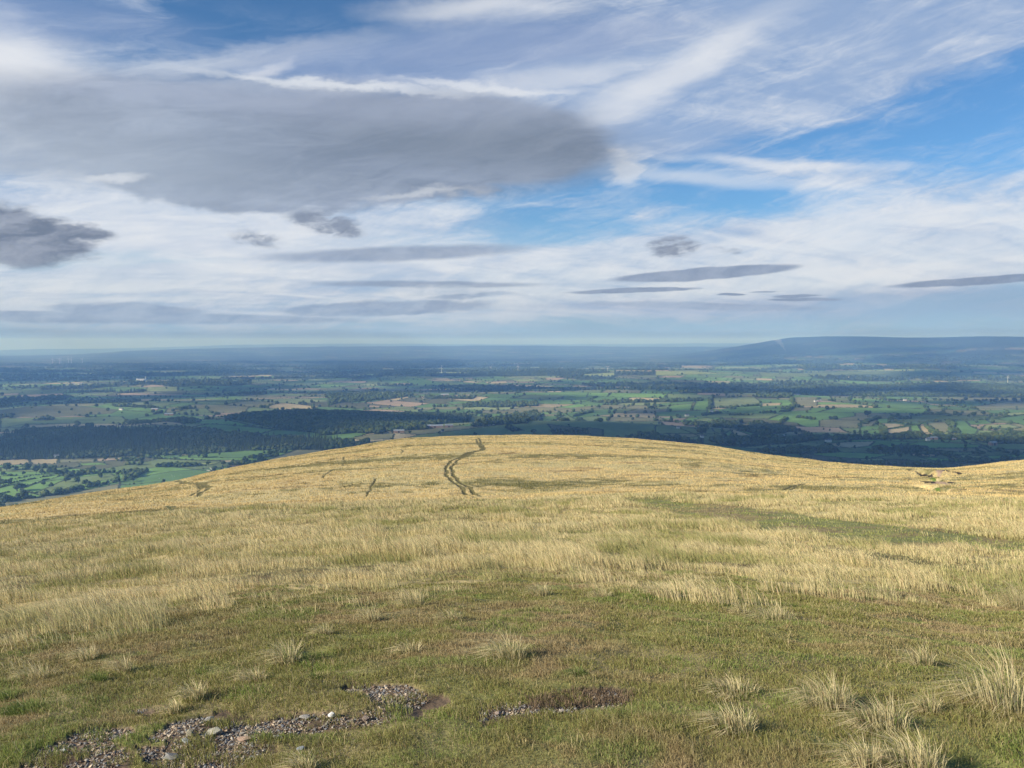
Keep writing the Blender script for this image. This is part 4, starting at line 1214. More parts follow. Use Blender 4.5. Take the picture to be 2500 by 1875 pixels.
def dist_explicit(x, y, lim=6.0):
    d = np.full(x.shape, 99.0)
    for (poly, _), (x0, x1_, y0, y1_) in zip(FIELDS, FBOX):
        m = (x >= x0 - lim) & (x <= x1_ + lim) & (y >= y0 - lim) & (y <= y1_ + lim)
        if m.any():
            d[m] = np.minimum(d[m], dist_line(x[m], y[m], list(poly) + [poly[0]]))
    return d

az_v = np.linspace(-R(40), R(40), 1500)
az_v = np.concatenate([np.linspace(-R(75), -R(40), 80)[:-1], az_v, np.linspace(R(40), R(75), 80)[1:]])
tt = np.concatenate([np.linspace(0.27, 0.10, 420)[:-1], np.linspace(0.10, 0.022, 420)[:-1], np.linspace(0.022, 0.0085, 130)])
rs_v = 300.0 / tt
X, Y, Fv = polar_grid(rs_v, az_v)
Z = valley_z(X, Y)
cc, e, ex, wm, b = field_info(X, Y)
Rr = np.hypot(X, Y)
# crop rows, mottling
mott = fbm(X / 45, Y / 45, 3, 331)
cc = cc * (0.82 + 0.36 * mott)[..., None]
hedge = (~ex) & (e < 3.5 + Rr * 0.0004)
hc = np.array([0.04, 0.055, 0.025])
cc[hedge] = hc
de = dist_explicit(X, Y, 5)
cc[(de < 2.2 + Rr * 0.0003) & (Rr < 9000)] = hc
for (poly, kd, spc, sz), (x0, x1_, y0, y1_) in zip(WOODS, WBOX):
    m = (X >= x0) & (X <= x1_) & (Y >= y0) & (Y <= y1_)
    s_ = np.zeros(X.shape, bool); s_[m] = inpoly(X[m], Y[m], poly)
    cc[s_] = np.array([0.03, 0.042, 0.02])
# far uplands: rough grass and heather over the parcels
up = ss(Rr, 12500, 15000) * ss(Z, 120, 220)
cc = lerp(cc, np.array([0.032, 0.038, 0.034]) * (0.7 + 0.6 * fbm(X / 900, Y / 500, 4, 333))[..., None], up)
cc = cc * (1 - 0.6 * ss(Rr, 8200, 12500))[..., None]  # far plain darkened: its woods, and cloud shade painted into the colour
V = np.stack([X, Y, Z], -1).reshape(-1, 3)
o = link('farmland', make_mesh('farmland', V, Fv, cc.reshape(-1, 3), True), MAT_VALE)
tag(o, kind='structure')

# ------------------------------------------------------------------ trees


def ico(sub):
    bm = bmesh.new(); bmesh.ops.create_icosphere(bm, subdivisions=sub, radius=1.0)
    bm.verts.index_update()
    V_ = np.array([v.co[:] for v in bm.verts]); T_ = np.array([[v.index for v in f.verts] for f in bm.faces]); bm.free()
    return V_, T_


def lumpy(sub, seed, amp=0.3):
    V_, T_ = ico(sub); rg = np.random.default_rng(seed)
    V_ = V_ * (1 + rg.uniform(-amp, amp, (len(V_), 1)))
    V_[:, 2] = np.where(V_[:, 2] < 0, V_[:, 2] * 0.75, V_[:, 2])
    V_[:, 2] += 0.85
    return V_, T_


def conifer(seed):
    rg = np.random.default_rng(seed); V_ = []; T_ = []
    for (z0, z1, rr) in ((0.15, 1.15, 0.5), (0.8, 2.0, 0.33)):
        k = len(V_); m_ = 6
        for i in range(m_):
            q = rr * rg.uniform(0.7, 1.25); V_.append((q * math.cos(i * 2 * math.pi / m_), q * math.sin(i * 2 * math.pi / m_), z0 + rg.uniform(-.1, .1)))
        V_.append((0, 0, z1))
        for i in range(m_): T_.append((k + i, k + (i + 1) % m_, k + m_))
    return np.array(V_), np.array(T_)

BL1 = [lumpy(2, 700 + i, 0.22) for i in range(5)]     # 80 faces
BL0 = [lumpy(1, 720 + i, 0.25) for i in range(5)]     # 20 faces
CON = [conifer(740 + i) for i in range(5)]
pos_, sca_, col_d, kind_ = [], [], [], []


def add_trees(x, y, size, kd, colr=(0.05, 0.075, 0.028), var=0.35):
    n_ = len(x)
    if not n_: return
    z = valley_z(x, y)
    s_ = size * (0.5 + 0.95 * RNG.random(n_) ** 1.4) * 0.5
    pos_.append(np.stack([x, y, z - 0.3], -1))
    sca_.append(np.stack([s_, s_, s_ * (1.0 if kd == 'd' else 1.9)], -1))
    cb_ = np.array(colr) * (1 + RNG.uniform(-var, var, (n_, 1))) * np.array([1, 1, 1])
    warm = RNG.random((n_, 1)) < 0.2
    cb_ = np.where(warm, cb_ * np.array([1.35, 1.1, 0.8]), cb_)
    col_d.append(cb_); kind_.append(np.full(n_, 0 if kd == 'd' else 1))


def vis(x, y, extra=20.0):
    r = np.hypot(x, y); az = np.arctan2(x, y)
    _, t2, _, _ = hill_parts(az)
    t = (EYE - valley_z(x, y) - extra) / r
    return (t < t2 + 0.002) & (np.abs(az) < R(37.5))

# woods
for poly, kd, spc, sz in WOODS:
    x0, x1_, y0, y1_ = polybox(poly)
    gxx, gyy = np.meshgrid(np.arange(x0, x1_, spc), np.arange(y0, y1_, spc))
    gxx = gxx.ravel() + RNG.uniform(-.42, .42, gxx.size) * spc; gyy = gyy.ravel() + RNG.uniform(-.42, .42, gyy.size) * spc
    m = inpoly(gxx + (fbm(gxx / 60, gyy / 60, 2, 3) - .5) * 30, gyy + (fbm(gxx / 60, gyy / 60, 2, 4) - .5) * 30, poly) & vis(gxx, gyy)
    gxx, gyy = gxx[m], gyy[m]
    mixd = fbm(gxx / 120, gyy / 120, 3, 341)
    if kd == 'c':
        c1 = mixd < 0.52
        add_trees(gxx[c1], gyy[c1], sz, 'c', (0.032, 0.052, 0.024))
        add_trees(gxx[~c1], gyy[~c1], sz * 1.15, 'd', (0.045, 0.065, 0.028))
    else:
        add_trees(gxx, gyy, sz * 1.15, 'd')
for pts, w_ in BELTS:
    L = sum(math.hypot(*(b_ - a_)) for a_, b_ in zip(pts[:-1], pts[1:]))
    nb = int(L * max(w_, 5) / (42 if w_ > 8 else 14)) + 3
    seg = RNG.integers(0, len(pts) - 1, nb) if len(pts) > 2 else np.zeros(nb, int)
    lens_ = np.array([math.hypot(*(b_ - a_)) for a_, b_ in zip(pts[:-1], pts[1:])]); seg = RNG.choice(len(lens_), nb, p=lens_ / lens_.sum())
    t_ = RNG.random(nb)[:, None]; q = pts[seg] * (1 - t_) + pts[seg + 1] * t_ + RNG.normal(0, w_ * 0.3, (nb, 2))
    add_trees(q[:, 0], q[:, 1], 9.0 if w_ > 8 else 3.2, 'd', (0.05, 0.078, 0.028))
# far woods and copses
x, y, r = scatter(60000, 4600, 12500, 0.9, R(37))
m = woodland_mask(x, y)
_, _, ex_, _, _ = field_info(x, y)
m &= ~ex_ & vis(x, y)
add_trees(x[m], y[m], 17, 'd', (0.04, 0.06, 0.025))
# hedgerow trees and bushes
x, y, r = scatter(420000, 1400, 12000, 1.15, R(37))
a_, b_, e = parcels(x, y)
exm = np.zeros(len(x), bool)
for (poly, _), (x0, x1_, y0, y1_) in zip(FIELDS, FBOX):
    m = (x >= x0) & (x <= x1_) & (y >= y0) & (y <= y1_)
    if m.any():
        idx_ = np.where(m)[0]; exm[idx_[inpoly(x[idx_], y[idx_], poly)]] = True
de = dist_explicit(x, y, 8)
line = ((e < 4) & ~exm) | ((de < 3) & (RNG.random(len(x)) < 0.5))
line &= (RNG.random(len(x)) < np.where((np.arctan2(x, y) < R(-14)) & (r < 2150), 0.22, 1.0))
line &= vis(x, y) & (RNG.random(len(x)) < 0.25 + 1.2 * ss(fbm(x / 300, y / 300, 3, 351), 0.35, 0.65))
x, y, r = x[line], y[line], r[line]
k = RNG.random(len(x)) < np.where(r < 3000, 0.07, 0.34) * (0.2 + 1.8 * ss(fbm(x / 130, y / 130, 3, 353), 0.42, 0.62))
bushx, bushy = x[~k & (r < 6500)], y[~k & (r < 6500)]
add_trees(bushx, bushy, 3.4, 'd', (0.05, 0.075, 0.03))
hx, hy = x[k], y[k]
# single trees in fields
x, y, r = scatter(1400, 1400, 8000, 1.0, R(37))
m = vis(x, y) & (fbm(x / 500, y / 500, 2, 361) > 0.5)
hx = np.concatenate([hx, x[m]]); hy = np.concatenate([hy, y[m]])
hr = np.hypot(hx, hy)
order = np.argsort(hr)
IND = order[:240]
rest = order[240:]
add_trees(hx[rest], hy[rest], 11.5, 'd', (0.045, 0.07, 0.028))
# keep explicit trees (see below) apart

pos_ = np.concatenate(pos_); sca_ = np.concatenate(sca_); col_d = np.concatenate(col_d); kind_ = np.concatenate(kind_)
rr_ = np.hypot(pos_[:, 0], pos_[:, 1])
Vs, Ts, Cs, off_ = [], [], [], 0
for protos_, m in ((BL1, (kind_ == 0) & (rr_ < 3800)), (BL0, (kind_ == 0) & (rr_ >= 3800)), (CON, kind_ == 1)):
    if not m.any(): continue
    v_, t_, c_ = merge(protos_, pos_[m], sca_[m], RNG.uniform(0, 6.3, m.sum()), col_d[m])
    Vs.append(v_); Ts.append(t_ + off_); Cs.append(c_); off_ += len(v_)
print('mass trees', len(pos_), 'tris', sum(len(t) for t in Ts))
V_, T_, C_ = np.concatenate(Vs), np.concatenate(Ts), np.concatenate(Cs)
C_ = C_ * RNG.uniform(0.75, 1.25, (len(C_), 1))
o = link('woodland', make_mesh('woodland', V_, T_, C_), MAT_CROWN)
tag(o, 'dark woods, plantations and hedgerows spread over the vale', 'woodland', kind='stuff')


def crown_mesh(seed, n_leaf=420, lobes=9):
    rg = np.random.default_rng(seed)
    cs = rg.normal(0, 1, (lobes, 3)); cs /= np.linalg.norm(cs, axis=1)[:, None]
    cs = cs * np.array([0.34, 0.34, 0.26]) * rg.uniform(0.5, 1.1, (lobes, 1)) + np.array([0, 0, 0.60])
    rad_ = rg.uniform(0.16, 0.26, lobes)
    k = rg.integers(0, lobes, n_leaf)
    d = rg.normal(0, 1, (n_leaf, 3)); d /= np.linalg.norm(d, axis=1)[:, None]
    c_ = cs[k] + d * rad_[k][:, None] * rg.uniform(0.75, 1.08, (n_leaf, 1))
    a1 = np.cross(d, rg.normal(0, 1, (n_leaf, 3))); a1 /= np.linalg.norm(a1, axis=1)[:, None]
    nn = d + rg.normal(0, 0.5, (n_leaf, 3)); nn /= np.linalg.norm(nn, axis=1)[:, None]
    a1 = np.cross(nn, a1); a1 /= np.linalg.norm(a1, axis=1)[:, None]; a2 = np.cross(nn, a1)
    s_ = rg.uniform(0.035, 0.07, (n_leaf, 1))
    V1 = np.stack([c_ + a1 * s_, c_ + a2 * s_, c_ - a1 * s_, c_ - a2 * s_], 1).reshape(-1, 3)
    Q1 = np.arange(n_leaf * 4).reshape(-1, 4)
    T1_ = np.concatenate([Q1[:, [0, 1, 2]], Q1[:, [0, 2, 3]]])
    C1 = np.repeat(np.array([0.055, 0.085, 0.03]) * rg.uniform(0.6, 1.4, (n_leaf, 1)), 4, 0)
    # inner masses
    iv, it = ico(2); VV = [V1]; TT = [T1_]; CC = [C1]; of = len(V1)
    for j in range(lobes):
        VV.append(iv * rad_[j] * 0.86 * (1 + rg.uniform(-.15, .15, (len(iv), 1))) + cs[j]); TT.append(it + of); CC.append(np.tile(np.array([0.042, 0.065, 0.025]), (len(iv), 1))); of += len(iv)
    me = make_mesh('crown', np.concatenate(VV), np.concatenate(TT), np.concatenate(CC)); me.materials.append(MAT_CROWN)
    return me


def trunk_mesh(seed):
    rg = random.Random(seed); bm = bmesh.new()
    def limb(a, b, r0, r1):
        d = (b - a); L = d.length
        m_ = Vector((0, 0, 1)).rotation_difference(d.normalized()).to_matrix().to_4x4()
        m_.translation = (a + b) / 2
        bmesh.ops.create_cone(bm, cap_ends=True, segments=6, radius1=r0, radius2=r1, depth=L, matrix=m_)
    limb(Vector((0, 0, -0.03)), Vector((0, 0, 0.42)), 0.045, 0.028)
    for k in range(4):
        a = rg.uniform(0, 6.28); z0 = rg.uniform(0.22, 0.4)
        limb(Vector((0, 0, z0)), Vector((math.cos(a) * 0.25, math.sin(a) * 0.25, z0 + rg.uniform(.18, .3))), 0.02, 0.008)
    me = bpy.data.meshes.new('trunk'); bm.to_mesh(me); bm.free(); me.materials.append(MAT_BARK)
    return me

CROWNS = [crown_mesh(800 + i) for i in range(6)]
TRUNKS = [trunk_mesh(820 + i) for i in range(3)]


def tree(x, y, hgt, wid, label, group):
    z = float(valley_z(np.array([x]), np.array([y]))[0])
    e_ = empty('tree', (x, y, z), label, 'tree', group, random.uniform(0, 6.28), (wid / 1.0, wid / 1.0, hgt))
    for nm, me in (('crown', random.choice(CROWNS)), ('trunk', random.choice(TRUNKS))):
        c_ = bpy.data.objects.new(nm, me); COL.objects.link(c_); c_.parent = e_

EXPL = [
    (cK, 230, 825, 90, 150, 'broad dark oak like tree at the corner of the bright green fields at left'),
    (cK, 310, 925, 95, 105, 'round tree standing on the lower hedge at the left'),
    (cK, 50, 975, 90, 120, 'dense rounded tree cut by the left edge on the lowest hedge'),
    (cK, 45, 745, 65, 110, 'wide tree at the left edge above the broad dark tree'),
    (cK, 590, 747, 50, 62, 'small lone tree casting a shadow in the middle of the green field at left'),
    (cK, 1060, 718, 75, 78, 'open crowned tree rising over the long tree belt at left'),
    (cK, 665, 592, 85, 80, 'oval tree, left one of two standing side by side at left'),
    (cK, 745, 597, 85, 72, 'oval tree, right one of two standing side by side at left'),
    (cK, 570, 592, 60, 62, 'medium tree just left of the two oval trees'),
    (cK, 490, 575, 80, 90, 'bulky tree further left of the two oval trees'),
    (cK, 55, 615, 50, 70, 'tree near the left edge on the middle hedge'),
    (cK, 145, 620, 25, 66, 'low bush like tree next to the tree on the middle hedge at left edge'),
    (cK, 310, 607, 42, 46, 'small pale tree between hedge and bulky tree at left'),
    (cK, 375, 525, 70, 90, 'dark tree in the upper hedge at left'),
    (cK, 1190, 380, 48, 68, 'small umbrella shaped tree on the green strip below the plantation'),
    (cK, 1365, 650, 38, 50, 'thin sparse tree in the pale green field at left'),
    (cK, 890, 705, 60, 90, 'rounded tree in the upper part of the long tree belt'),
    (cK, 90, 545, 85, 130, 'spreading tree group by the left edge below the tan fields'),
    (cN, 1108, 762, 70, 104, 'solid round tree alone in the field between plantation and golden hill'),
    (cN, 1302, 728, 36, 38, 'small tree to the right of the solid round tree'),
    (cN, 570, 752, 56, 36, 'narrow upright tree on the hedge left of the solid round tree'),
    (cN, 880, 722, 50, 42, 'little tree at the foot of the plantation'),
    (cN, 1155, 856, 46, 72, 'rounded tree, left one of two on the yellow green strip'),
    (cN, 1362, 856, 52, 72, 'rounded tree, right one of two on the yellow green strip'),
    (cN, 1870, 832, 130, 120, 'tall tree rising above the edge of the golden hill at left'),
    (cN, 1660, 842, 90, 90, 'rough textured tree left of the tallest tree by the golden hill'),
    (cN, 1230, 912, 42, 62, 'low tree beside the stone sheepfold'),
    (cQ, 2110, 930, 95, 84, 'tall tree above the hedge near the right edge'),
    (cQ, 1612, 897, 62, 124, 'wide clump of trees in the olive field at right'),
    (cQ, 1520, 892, 45, 62, 'tree just left of the wide clump at right'),
    (cQ, 1215, 882, 36, 90, 'low wide tree in the field at right'),
    (cQ, 895, 902, 38, 62, 'brownish tree on the tan strip at right'),
    (cQ, 805, 902, 32, 84, 'brownish low tree left of its neighbour on the tan strip'),
    (cQ, 1530, 382, 72, 72, 'dark tree high on the hedged slope at far right'),
    (cQ, 1470, 386, 42, 42, 'small tree beside the dark tree on the hedged slope'),
    (cQ, 1670, 346, 46, 74, 'tree right of and above the dark tree on the hedged slope'),
    (cQ, 1330, 372, 52, 42, 'pale tree left of the dark tree on the hedged slope'),
    (cQ, 1335, 612, 74, 84, 'tree at the corner of the yellow green field at right'),
    (cQ, 100, 372, 82, 94, 'large tree above the curved hedge at right'),
    (cB, 505, 0, 0, 0, ''),
    (cM, 955, 712, 28, 44, 'low tree just over the crest of the golden hill left of centre'),
    (cM, 1250, 668, 54, 44, 'pointed tree left of the gorse patch behind the hill crest'),
    (cM, 1485, 698, 44, 62, 'round tree between the dark patches behind the hill crest'),
    (cM, 1800, 628, 22, 26, 'tiny tree on the skyline of the green rise in the middle'),
    (cM, 365, 765, 36, 50, 'tree at the edge of the golden hill left of the crest'),
    (cM, 640, 708, 34, 34, 'little tree below the long farm buildings'),
]
for crp, px, py, hp, wp, lab in EXPL:
    if not hp: continue
    q = crp.pts([(px, py)])[0]; d = math.hypot(q[0], q[1], 250)
    tree(q[0], q[1], hp / crp.k / F * d * 1.08, wp / crp.k / F * d * 1.1, lab, 'trees in the vale')

for j in IND:
    x_, y_ = hx[j], hy[j]; d = math.hypot(x_, y_); az_ = math.degrees(math.atan2(x_, y_))
    side = 'far left of the golden hill' if az_ < -24 else 'left of the golden hill' if az_ < -10 else 'behind the crest of the golden hill' if az_ < 12 else 'right of the hill crest' if az_ < 24 else 'at the right above the hill slope'
    s_ = random.uniform(8, 14)
    dd = 'nearest' if d < 2100 else 'middle' if d < 3000 else 'further'
    lab = f'small dark hedgerow tree in the {dd} fields {side}'
    tree(x_, y_, s_ * random.uniform(0.9, 1.15), s_, lab, f'hedgerow trees in the {dd} fields {side}')

# ------------------------------------------------------------------ buildings


def box_mesh(bm, cx, cy, z0, sx_, sy_, sz_):
    m_ = bmesh.ops.create_cube(bm, size=1.0)
    for v in m_['verts']: v.co = Vector((cx + v.co.x * sx_, cy + v.co.y * sy_, z0 + (v.co.z + 0.5) * sz_))


def bm_obj(name, bm, mat, parent):
    me = bpy.data.meshes.new(name); bm.to_mesh(me); bm.free(); me.materials.append(mat)
    o_ = bpy.data.objects.new(name, me); COL.objects.link(o_); o_.parent = parent
    return o_


def gable(bm, L, W, z0, h):
    hw, hl = W / 2 + 0.3, L / 2 + 0.3
    vs = [bm.verts.new(p) for p in ((-hl, -hw, z0), (hl, -hw, z0), (hl, hw, z0), (-hl, hw, z0), (-hl, 0, z0 + h), (hl, 0, z0 + h))]
    for f in ((0, 1, 5, 4), (2, 3, 4, 5), (0, 4, 3), (1, 2, 5), (3, 2, 1, 0)): bm.faces.new([vs[i] for i in f])


def building(px, py, L, W, H, kind_b, rz, label, crop=None):
    q = hit([px], [py])[0]
    z = float(valley_z(q[:1], q[1:])[0])
    e_ = empty({'h': 'farmhouse', 'b': 'barn', 'f': 'factory'}[kind_b], (q[0], q[1], z), label, {'h': 'house', 'b': 'barn', 'f': 'factory'}[kind_b], 'farm buildings in the vale', rz)
    bm = bmesh.new(); box_mesh(bm, 0, 0, -1, L, W, H + 1); bm_obj('wall', bm, MAT_RENDER if kind_b != 'b' else MAT_SAND, e_)
    bm = bmesh.new(); gable(bm, L, W, H + 0.02, W * (0.36 if kind_b == 'h' else 0.22)); rf = bm_obj('roof', bm, MAT_SLATE if kind_b == 'h' else MAT_SHEET, e_)
    if kind_b == 'h':
        for s_ in (-1, 1):
            bm = bmesh.new(); box_mesh(bm, s_ * (L / 2 - 0.8), 0, H + W * 0.2, 0.9, 0.9, W * 0.36); bm_obj('chimney', bm, MAT_SAND, rf)
        for k in range(3):
            for zz_ in (1.2, 3.6):
                bm = bmesh.new(); box_mesh(bm, -L / 3 + k * L / 3, -W / 2 - 0.03, zz_, 1.1, 0.1, 1.3); bm_obj('window', bm, MAT_WINDOW, e_)
    elif kind_b == 'b':
        bm = bmesh.new(); box_mesh(bm, 0, -W / 2 - 0.05, 0, 4, 0.14, H * 0.8); bm_obj('door', bm, MAT_WINDOW, e_)
    else:
        bm = bmesh.new(); bmesh.ops.create_cone(bm, cap_ends=True, segments=12, radius1=2.2, radius2=1.5, depth=40)
        for v in bm.verts: v.co += Vector((L / 2 + 6, 0, 19))
        bm_obj('chimney', bm, MAT_WHITE, e_)
        bm = bmesh.new(); bmesh.ops.create_cone(bm, cap_ends=True, segments=12, radius1=6, radius2=6, depth=24)
        for v in bm.verts: v.co += Vector((-L / 2 - 3, 0, 11))
        bm_obj('silo', bm, MAT_WHITE, e_)

BLD = [
    (345, 932, 46, 24, 16, 'f', 0.1, 'white factory with a tall chimney far off in the blue plain at left'),
    (138, 1117, 11, 7, 5.5, 'h', 0.3, 'white farmhouse at the edge of the plantation above the tan fields'),
    (296, 1001, 16, 9, 5.5, 'h', -0.2, 'white farmhouse alone on the moorland rise at left'),
    (413, 1014, 34, 14, 6, 'b', 0.1, 'pale roofed barn among trees above the dark plantation'),
    (378, 1001, 26, 12, 5, 'b', 0.0, 'long pale barn behind the trees on the moorland rise'),
    (974, 1056, 30, 12, 6, 'b', 0.1, 'grey roofed barn at the end of the tan field behind the hill'),
    (1062, 1044, 46, 14, 6, 'b', 0.1, 'longest grey farm shed behind the hill crest, left of two sheds'),
    (1096, 1043, 24, 12, 6, 'b', 0.1, 'shorter grey farm shed, right of two sheds behind the hill crest'),
    (1200, 1037, 20, 9, 5, 'h', 0.2, 'pale house beyond the skyline of the green rise in the middle'),
    (1086, 966, 40, 18, 6, 'b', 0.1, 'bright roofed barn by the straw coloured field in the middle distance'),
    (1677, 1016, 15, 8, 6, 'h', 0.2, 'white farmhouse at the end of the pink ploughed field'),
    (1737, 1006, 14, 8, 5.5, 'h', 0.1, 'white farmhouse on the hedge below the large green fields'),
    (1750, 1005, 16, 8, 5, 'b', 0.3, 'barn right of the white farmhouse below the large green fields'),
    (1657, 1046, 11, 7, 5, 'h', 0.1, 'small white cottage among trees near the hill flank'),
    (1773, 1044, 18, 9, 5, 'b', 0.0, 'pale long building at the foot of the wooded knoll'),
    (1714, 1068, 9, 7, 5, 'h', 0.1, 'tiny white cottage in the dark wood just above the hill'),
    (1744, 1072, 8, 6, 5, 'h', 0.4, 'tiny white cottage on the small green field above the hill'),
    (1904, 1068, 26, 10, 6, 'b', 0.1, 'long pinkish barn in the hamlet under the wooded knoll'),
    (1895, 1081, 30, 11, 6, 'b', -0.1, 'grey barn in the farm group below the hamlet, left one'),
    (1925, 1079, 26, 10, 6, 'b', 0.1, 'grey blue roofed barn in the farm group below the hamlet, right one'),
    (2022, 1079, 15, 8, 6, 'h', 0.1, 'white farmhouse left of the tan field in the right of the vale'),
    (2000, 980, 16, 9, 5, 'b', 0.0, 'barn on the ridge right of the pale green field'),
    (1991, 1003 - 22, 12, 8, 6, 'h', 0.2, 'white farmhouse on the ridge beside the barn'),
    (2209, 978, 15, 8, 6, 'h', 0.1, 'white farmhouse alone high on the hedged slope at right'),
    (2379, 998, 13, 8, 6, 'h', -0.3, 'white farmhouse among hedges at far right'),
    (2276, 1073, 26, 10, 6, 'b', 0.0, 'long white walled barn below the tan fields at right'),
    (2265, 1076, 10, 7, 6, 'h', 0.1, 'white farmhouse at the left end of the long barn at right'),
    (2301, 1071, 9, 7, 5, 'h', 0.0, 'small white house at the right end of the long barn'),
    (2328, 1074, 11, 7, 4, 'b', 0.1, 'small pale shed standing apart right of the long barn'),
    (2424, 1087, 18, 12, 8, 'b', 0.3, 'pink sandstone building among brown trees at right'),
    (2075, 922, 22, 10, 6, 'h', 0.1, 'white house on the far green plain at right'),
    (178, 939, 26, 12, 6, 'h', 0.1, 'white house left of a row in the blue plain at left'),
    (196, 939, 26, 12, 6, 'h', 0.1, 'white house right of a row in the blue plain at left'),
]
for bd in BLD: building(*bd)

# ------------------------------------------------------------------ wind turbines


def turbine_parts(root, hub, bl, yaw, phase):
    bm = bmesh.new(); bmesh.ops.create_cone(bm, cap_ends=True, segments=12, radius1=hub * 0.035, radius2=hub * 0.02, depth=hub)
    for v in bm.verts: v.co.z += hub / 2
    bm_obj('tower', bm, MAT_WHITE, root)
    bm = bmesh.new(); box_mesh(bm, 0, hub * 0.04, hub, 2.4, 7, 2.6); bmesh.ops.bevel(bm, geom=bm.edges[:], offset=0.5, segments=2, affect='EDGES'); bm_obj('nacelle', bm, MAT_WHITE, root)
    bm = bmesh.new(); bmesh.ops.create_uvsphere(bm, u_segments=10, v_segments=8, radius=1.5)
    for v in bm.verts: v.co += Vector((0, -3.0, hub + 1.2))
    bm_obj('hub', bm, MAT_WHITE, root)
    for k in range(3):
        a = phase + k * 2 * math.pi / 3; bm = bmesh.new()
        prof = [(0.04, 0.9), (0.2, 1.7), (0.6, 1.1), (1.0, 0.25)]
        rows = []
        for t_, w_ in prof:
            L = bl * t_
            rows.append([bm.verts.new((math.sin(a) * L + math.cos(a) * s_ * w_, -3.2 + q_ * 0.25, hub + 1.2 + math.cos(a) * L - math.sin(a) * s_ * w_)) for s_, q_ in ((-0.5, 0), (0, -1), (0.8, 0), (0, 1))])
        for r0, r1 in zip(rows[:-1], rows[1:]):
            for i in range(4): bm.faces.new((r0[i], r0[(i + 1) % 4], r1[(i + 1) % 4], r1[i]))
        bm.faces.new(rows[-1]); bm.faces.new(rows[0][::-1])
        bm_obj('blade', bm, MAT_WHITE, root)

TURB = [(1078, 912, 50, 27, 0.2, 'largest looking wind turbine of the middle row, furthest left'), (1198.5, 905, 34, 22, 0.5, 'wind turbine with turned blades, second from left in the middle row'),
        (1264.5, 907, 46, 26, 0.0, 'wind turbine above the dark wood, third in the middle row'), (1483.5, 909, 44, 26, 1.0, 'lone wind turbine at the right end of the middle row'),
        (2460, 934, 42, 20, 0.3, 'small wind turbine by the right edge of the plain'),
        (129, 888, 62, 34, 0.1, 'faint wind turbine at the left end of the far row'), (145, 888, 62, 34, 0.6, 'faint wind turbine, second from left in the far row'),
        (149, 888, 62, 34, 0.9, 'faint wind turbine, third from left in the far row'), (167, 888, 66, 34, 0.0, 'faint wind turbine, fourth from left in the far row'),
        (174, 888, 66, 34, 0.4, 'faint wind turbine, fifth from left in the far row'), (201, 888, 62, 34, 0.8, 'faint wind turbine at the right end of the far row')]
for px, py, hub, bl, ph, lab in TURB:
    q = hit([px], [py])[0]
    e_ = empty('wind_turbine', (q[0], q[1], float(valley_z(q[:1], q[1:])[0])), lab, 'wind turbine', 'far row of wind turbines' if px < 300 else 'wind turbines in the middle distance')
    turbine_parts(e_, hub, bl, 0, ph)

# ------------------------------------------------------------------ sheep and sheepfold
SH = [(421, 1163.5, 'white sheep, left one of a close pair on the green field'), (426, 1164, 'white sheep, right one of a close pair on the green field'), (442, 1159, 'white sheep apart to the right on the green field'),
      (419, 1160.5, 'sheep just above the close pair'), (389, 1169, 'sheep at the left, near the hill edge'), (401, 1168, 'sheep between the pair and the hill edge')]


def sheep_parts(root):
    bm = bmesh.new(); bmesh.ops.create_icosphere(bm, subdivisions=3, radius=1)
    for v in bm.verts:
        c_ = v.co; w_ = 1 + 0.06 * math.sin(c_.x * 9) * math.cos(c_.z * 7)
        v.co = Vector((c_.x * 0.62 * w_, c_.y * 0.33 * w_, c_.z * 0.32 * w_ + 0.68))
        if c_.x > 0.75: v.co.x += 0.16; v.co.z += 0.10
    for sx_ in (-0.33, 0.33):
        for sy_ in (-0.15, 0.15):
            m_ = bmesh.ops.create_cone(bm, cap_ends=True, segments=6, radius1=0.035, radius2=0.075, depth=0.48)
            for v in m_['verts']: v.co += Vector((sx_, sy_, 0.24))
    bmesh.ops.create_icosphere
    bm_obj('body', bm, MAT_WOOL, root)
    bm = bmesh.new(); bmesh.ops.create_icosphere(bm, subdivisions=2, radius=1)
    for v in bm.verts: v.co = Vector((0.88 + v.co.x * 0.17, v.co.y * 0.09, 0.82 + v.co.z * 0.11 - v.co.x * 0.05))
    for s_ in (-1, 1):
        m_ = bmesh.ops.create_cone(bm, cap_ends=True, segments=5, radius1=0.03, radius2=0.01, depth=0.14)
        for v in m_['verts']: v.co = Vector((0.8, s_ * (0.1 + abs(v.co.z)), 0.9 + v.co.x))
    bm_obj('head', bm, MAT_FACE, root)
for px, py, lab in SH:
    q = hit([px], [py])[0]
    e_ = empty('sheep', (q[0], q[1], float(valley_z(q[:1], q[1:])[0])), lab, 'sheep', 'sheep on the green field', random.uniform(0, 6.28), 1.15)
    sheep_parts(e_)

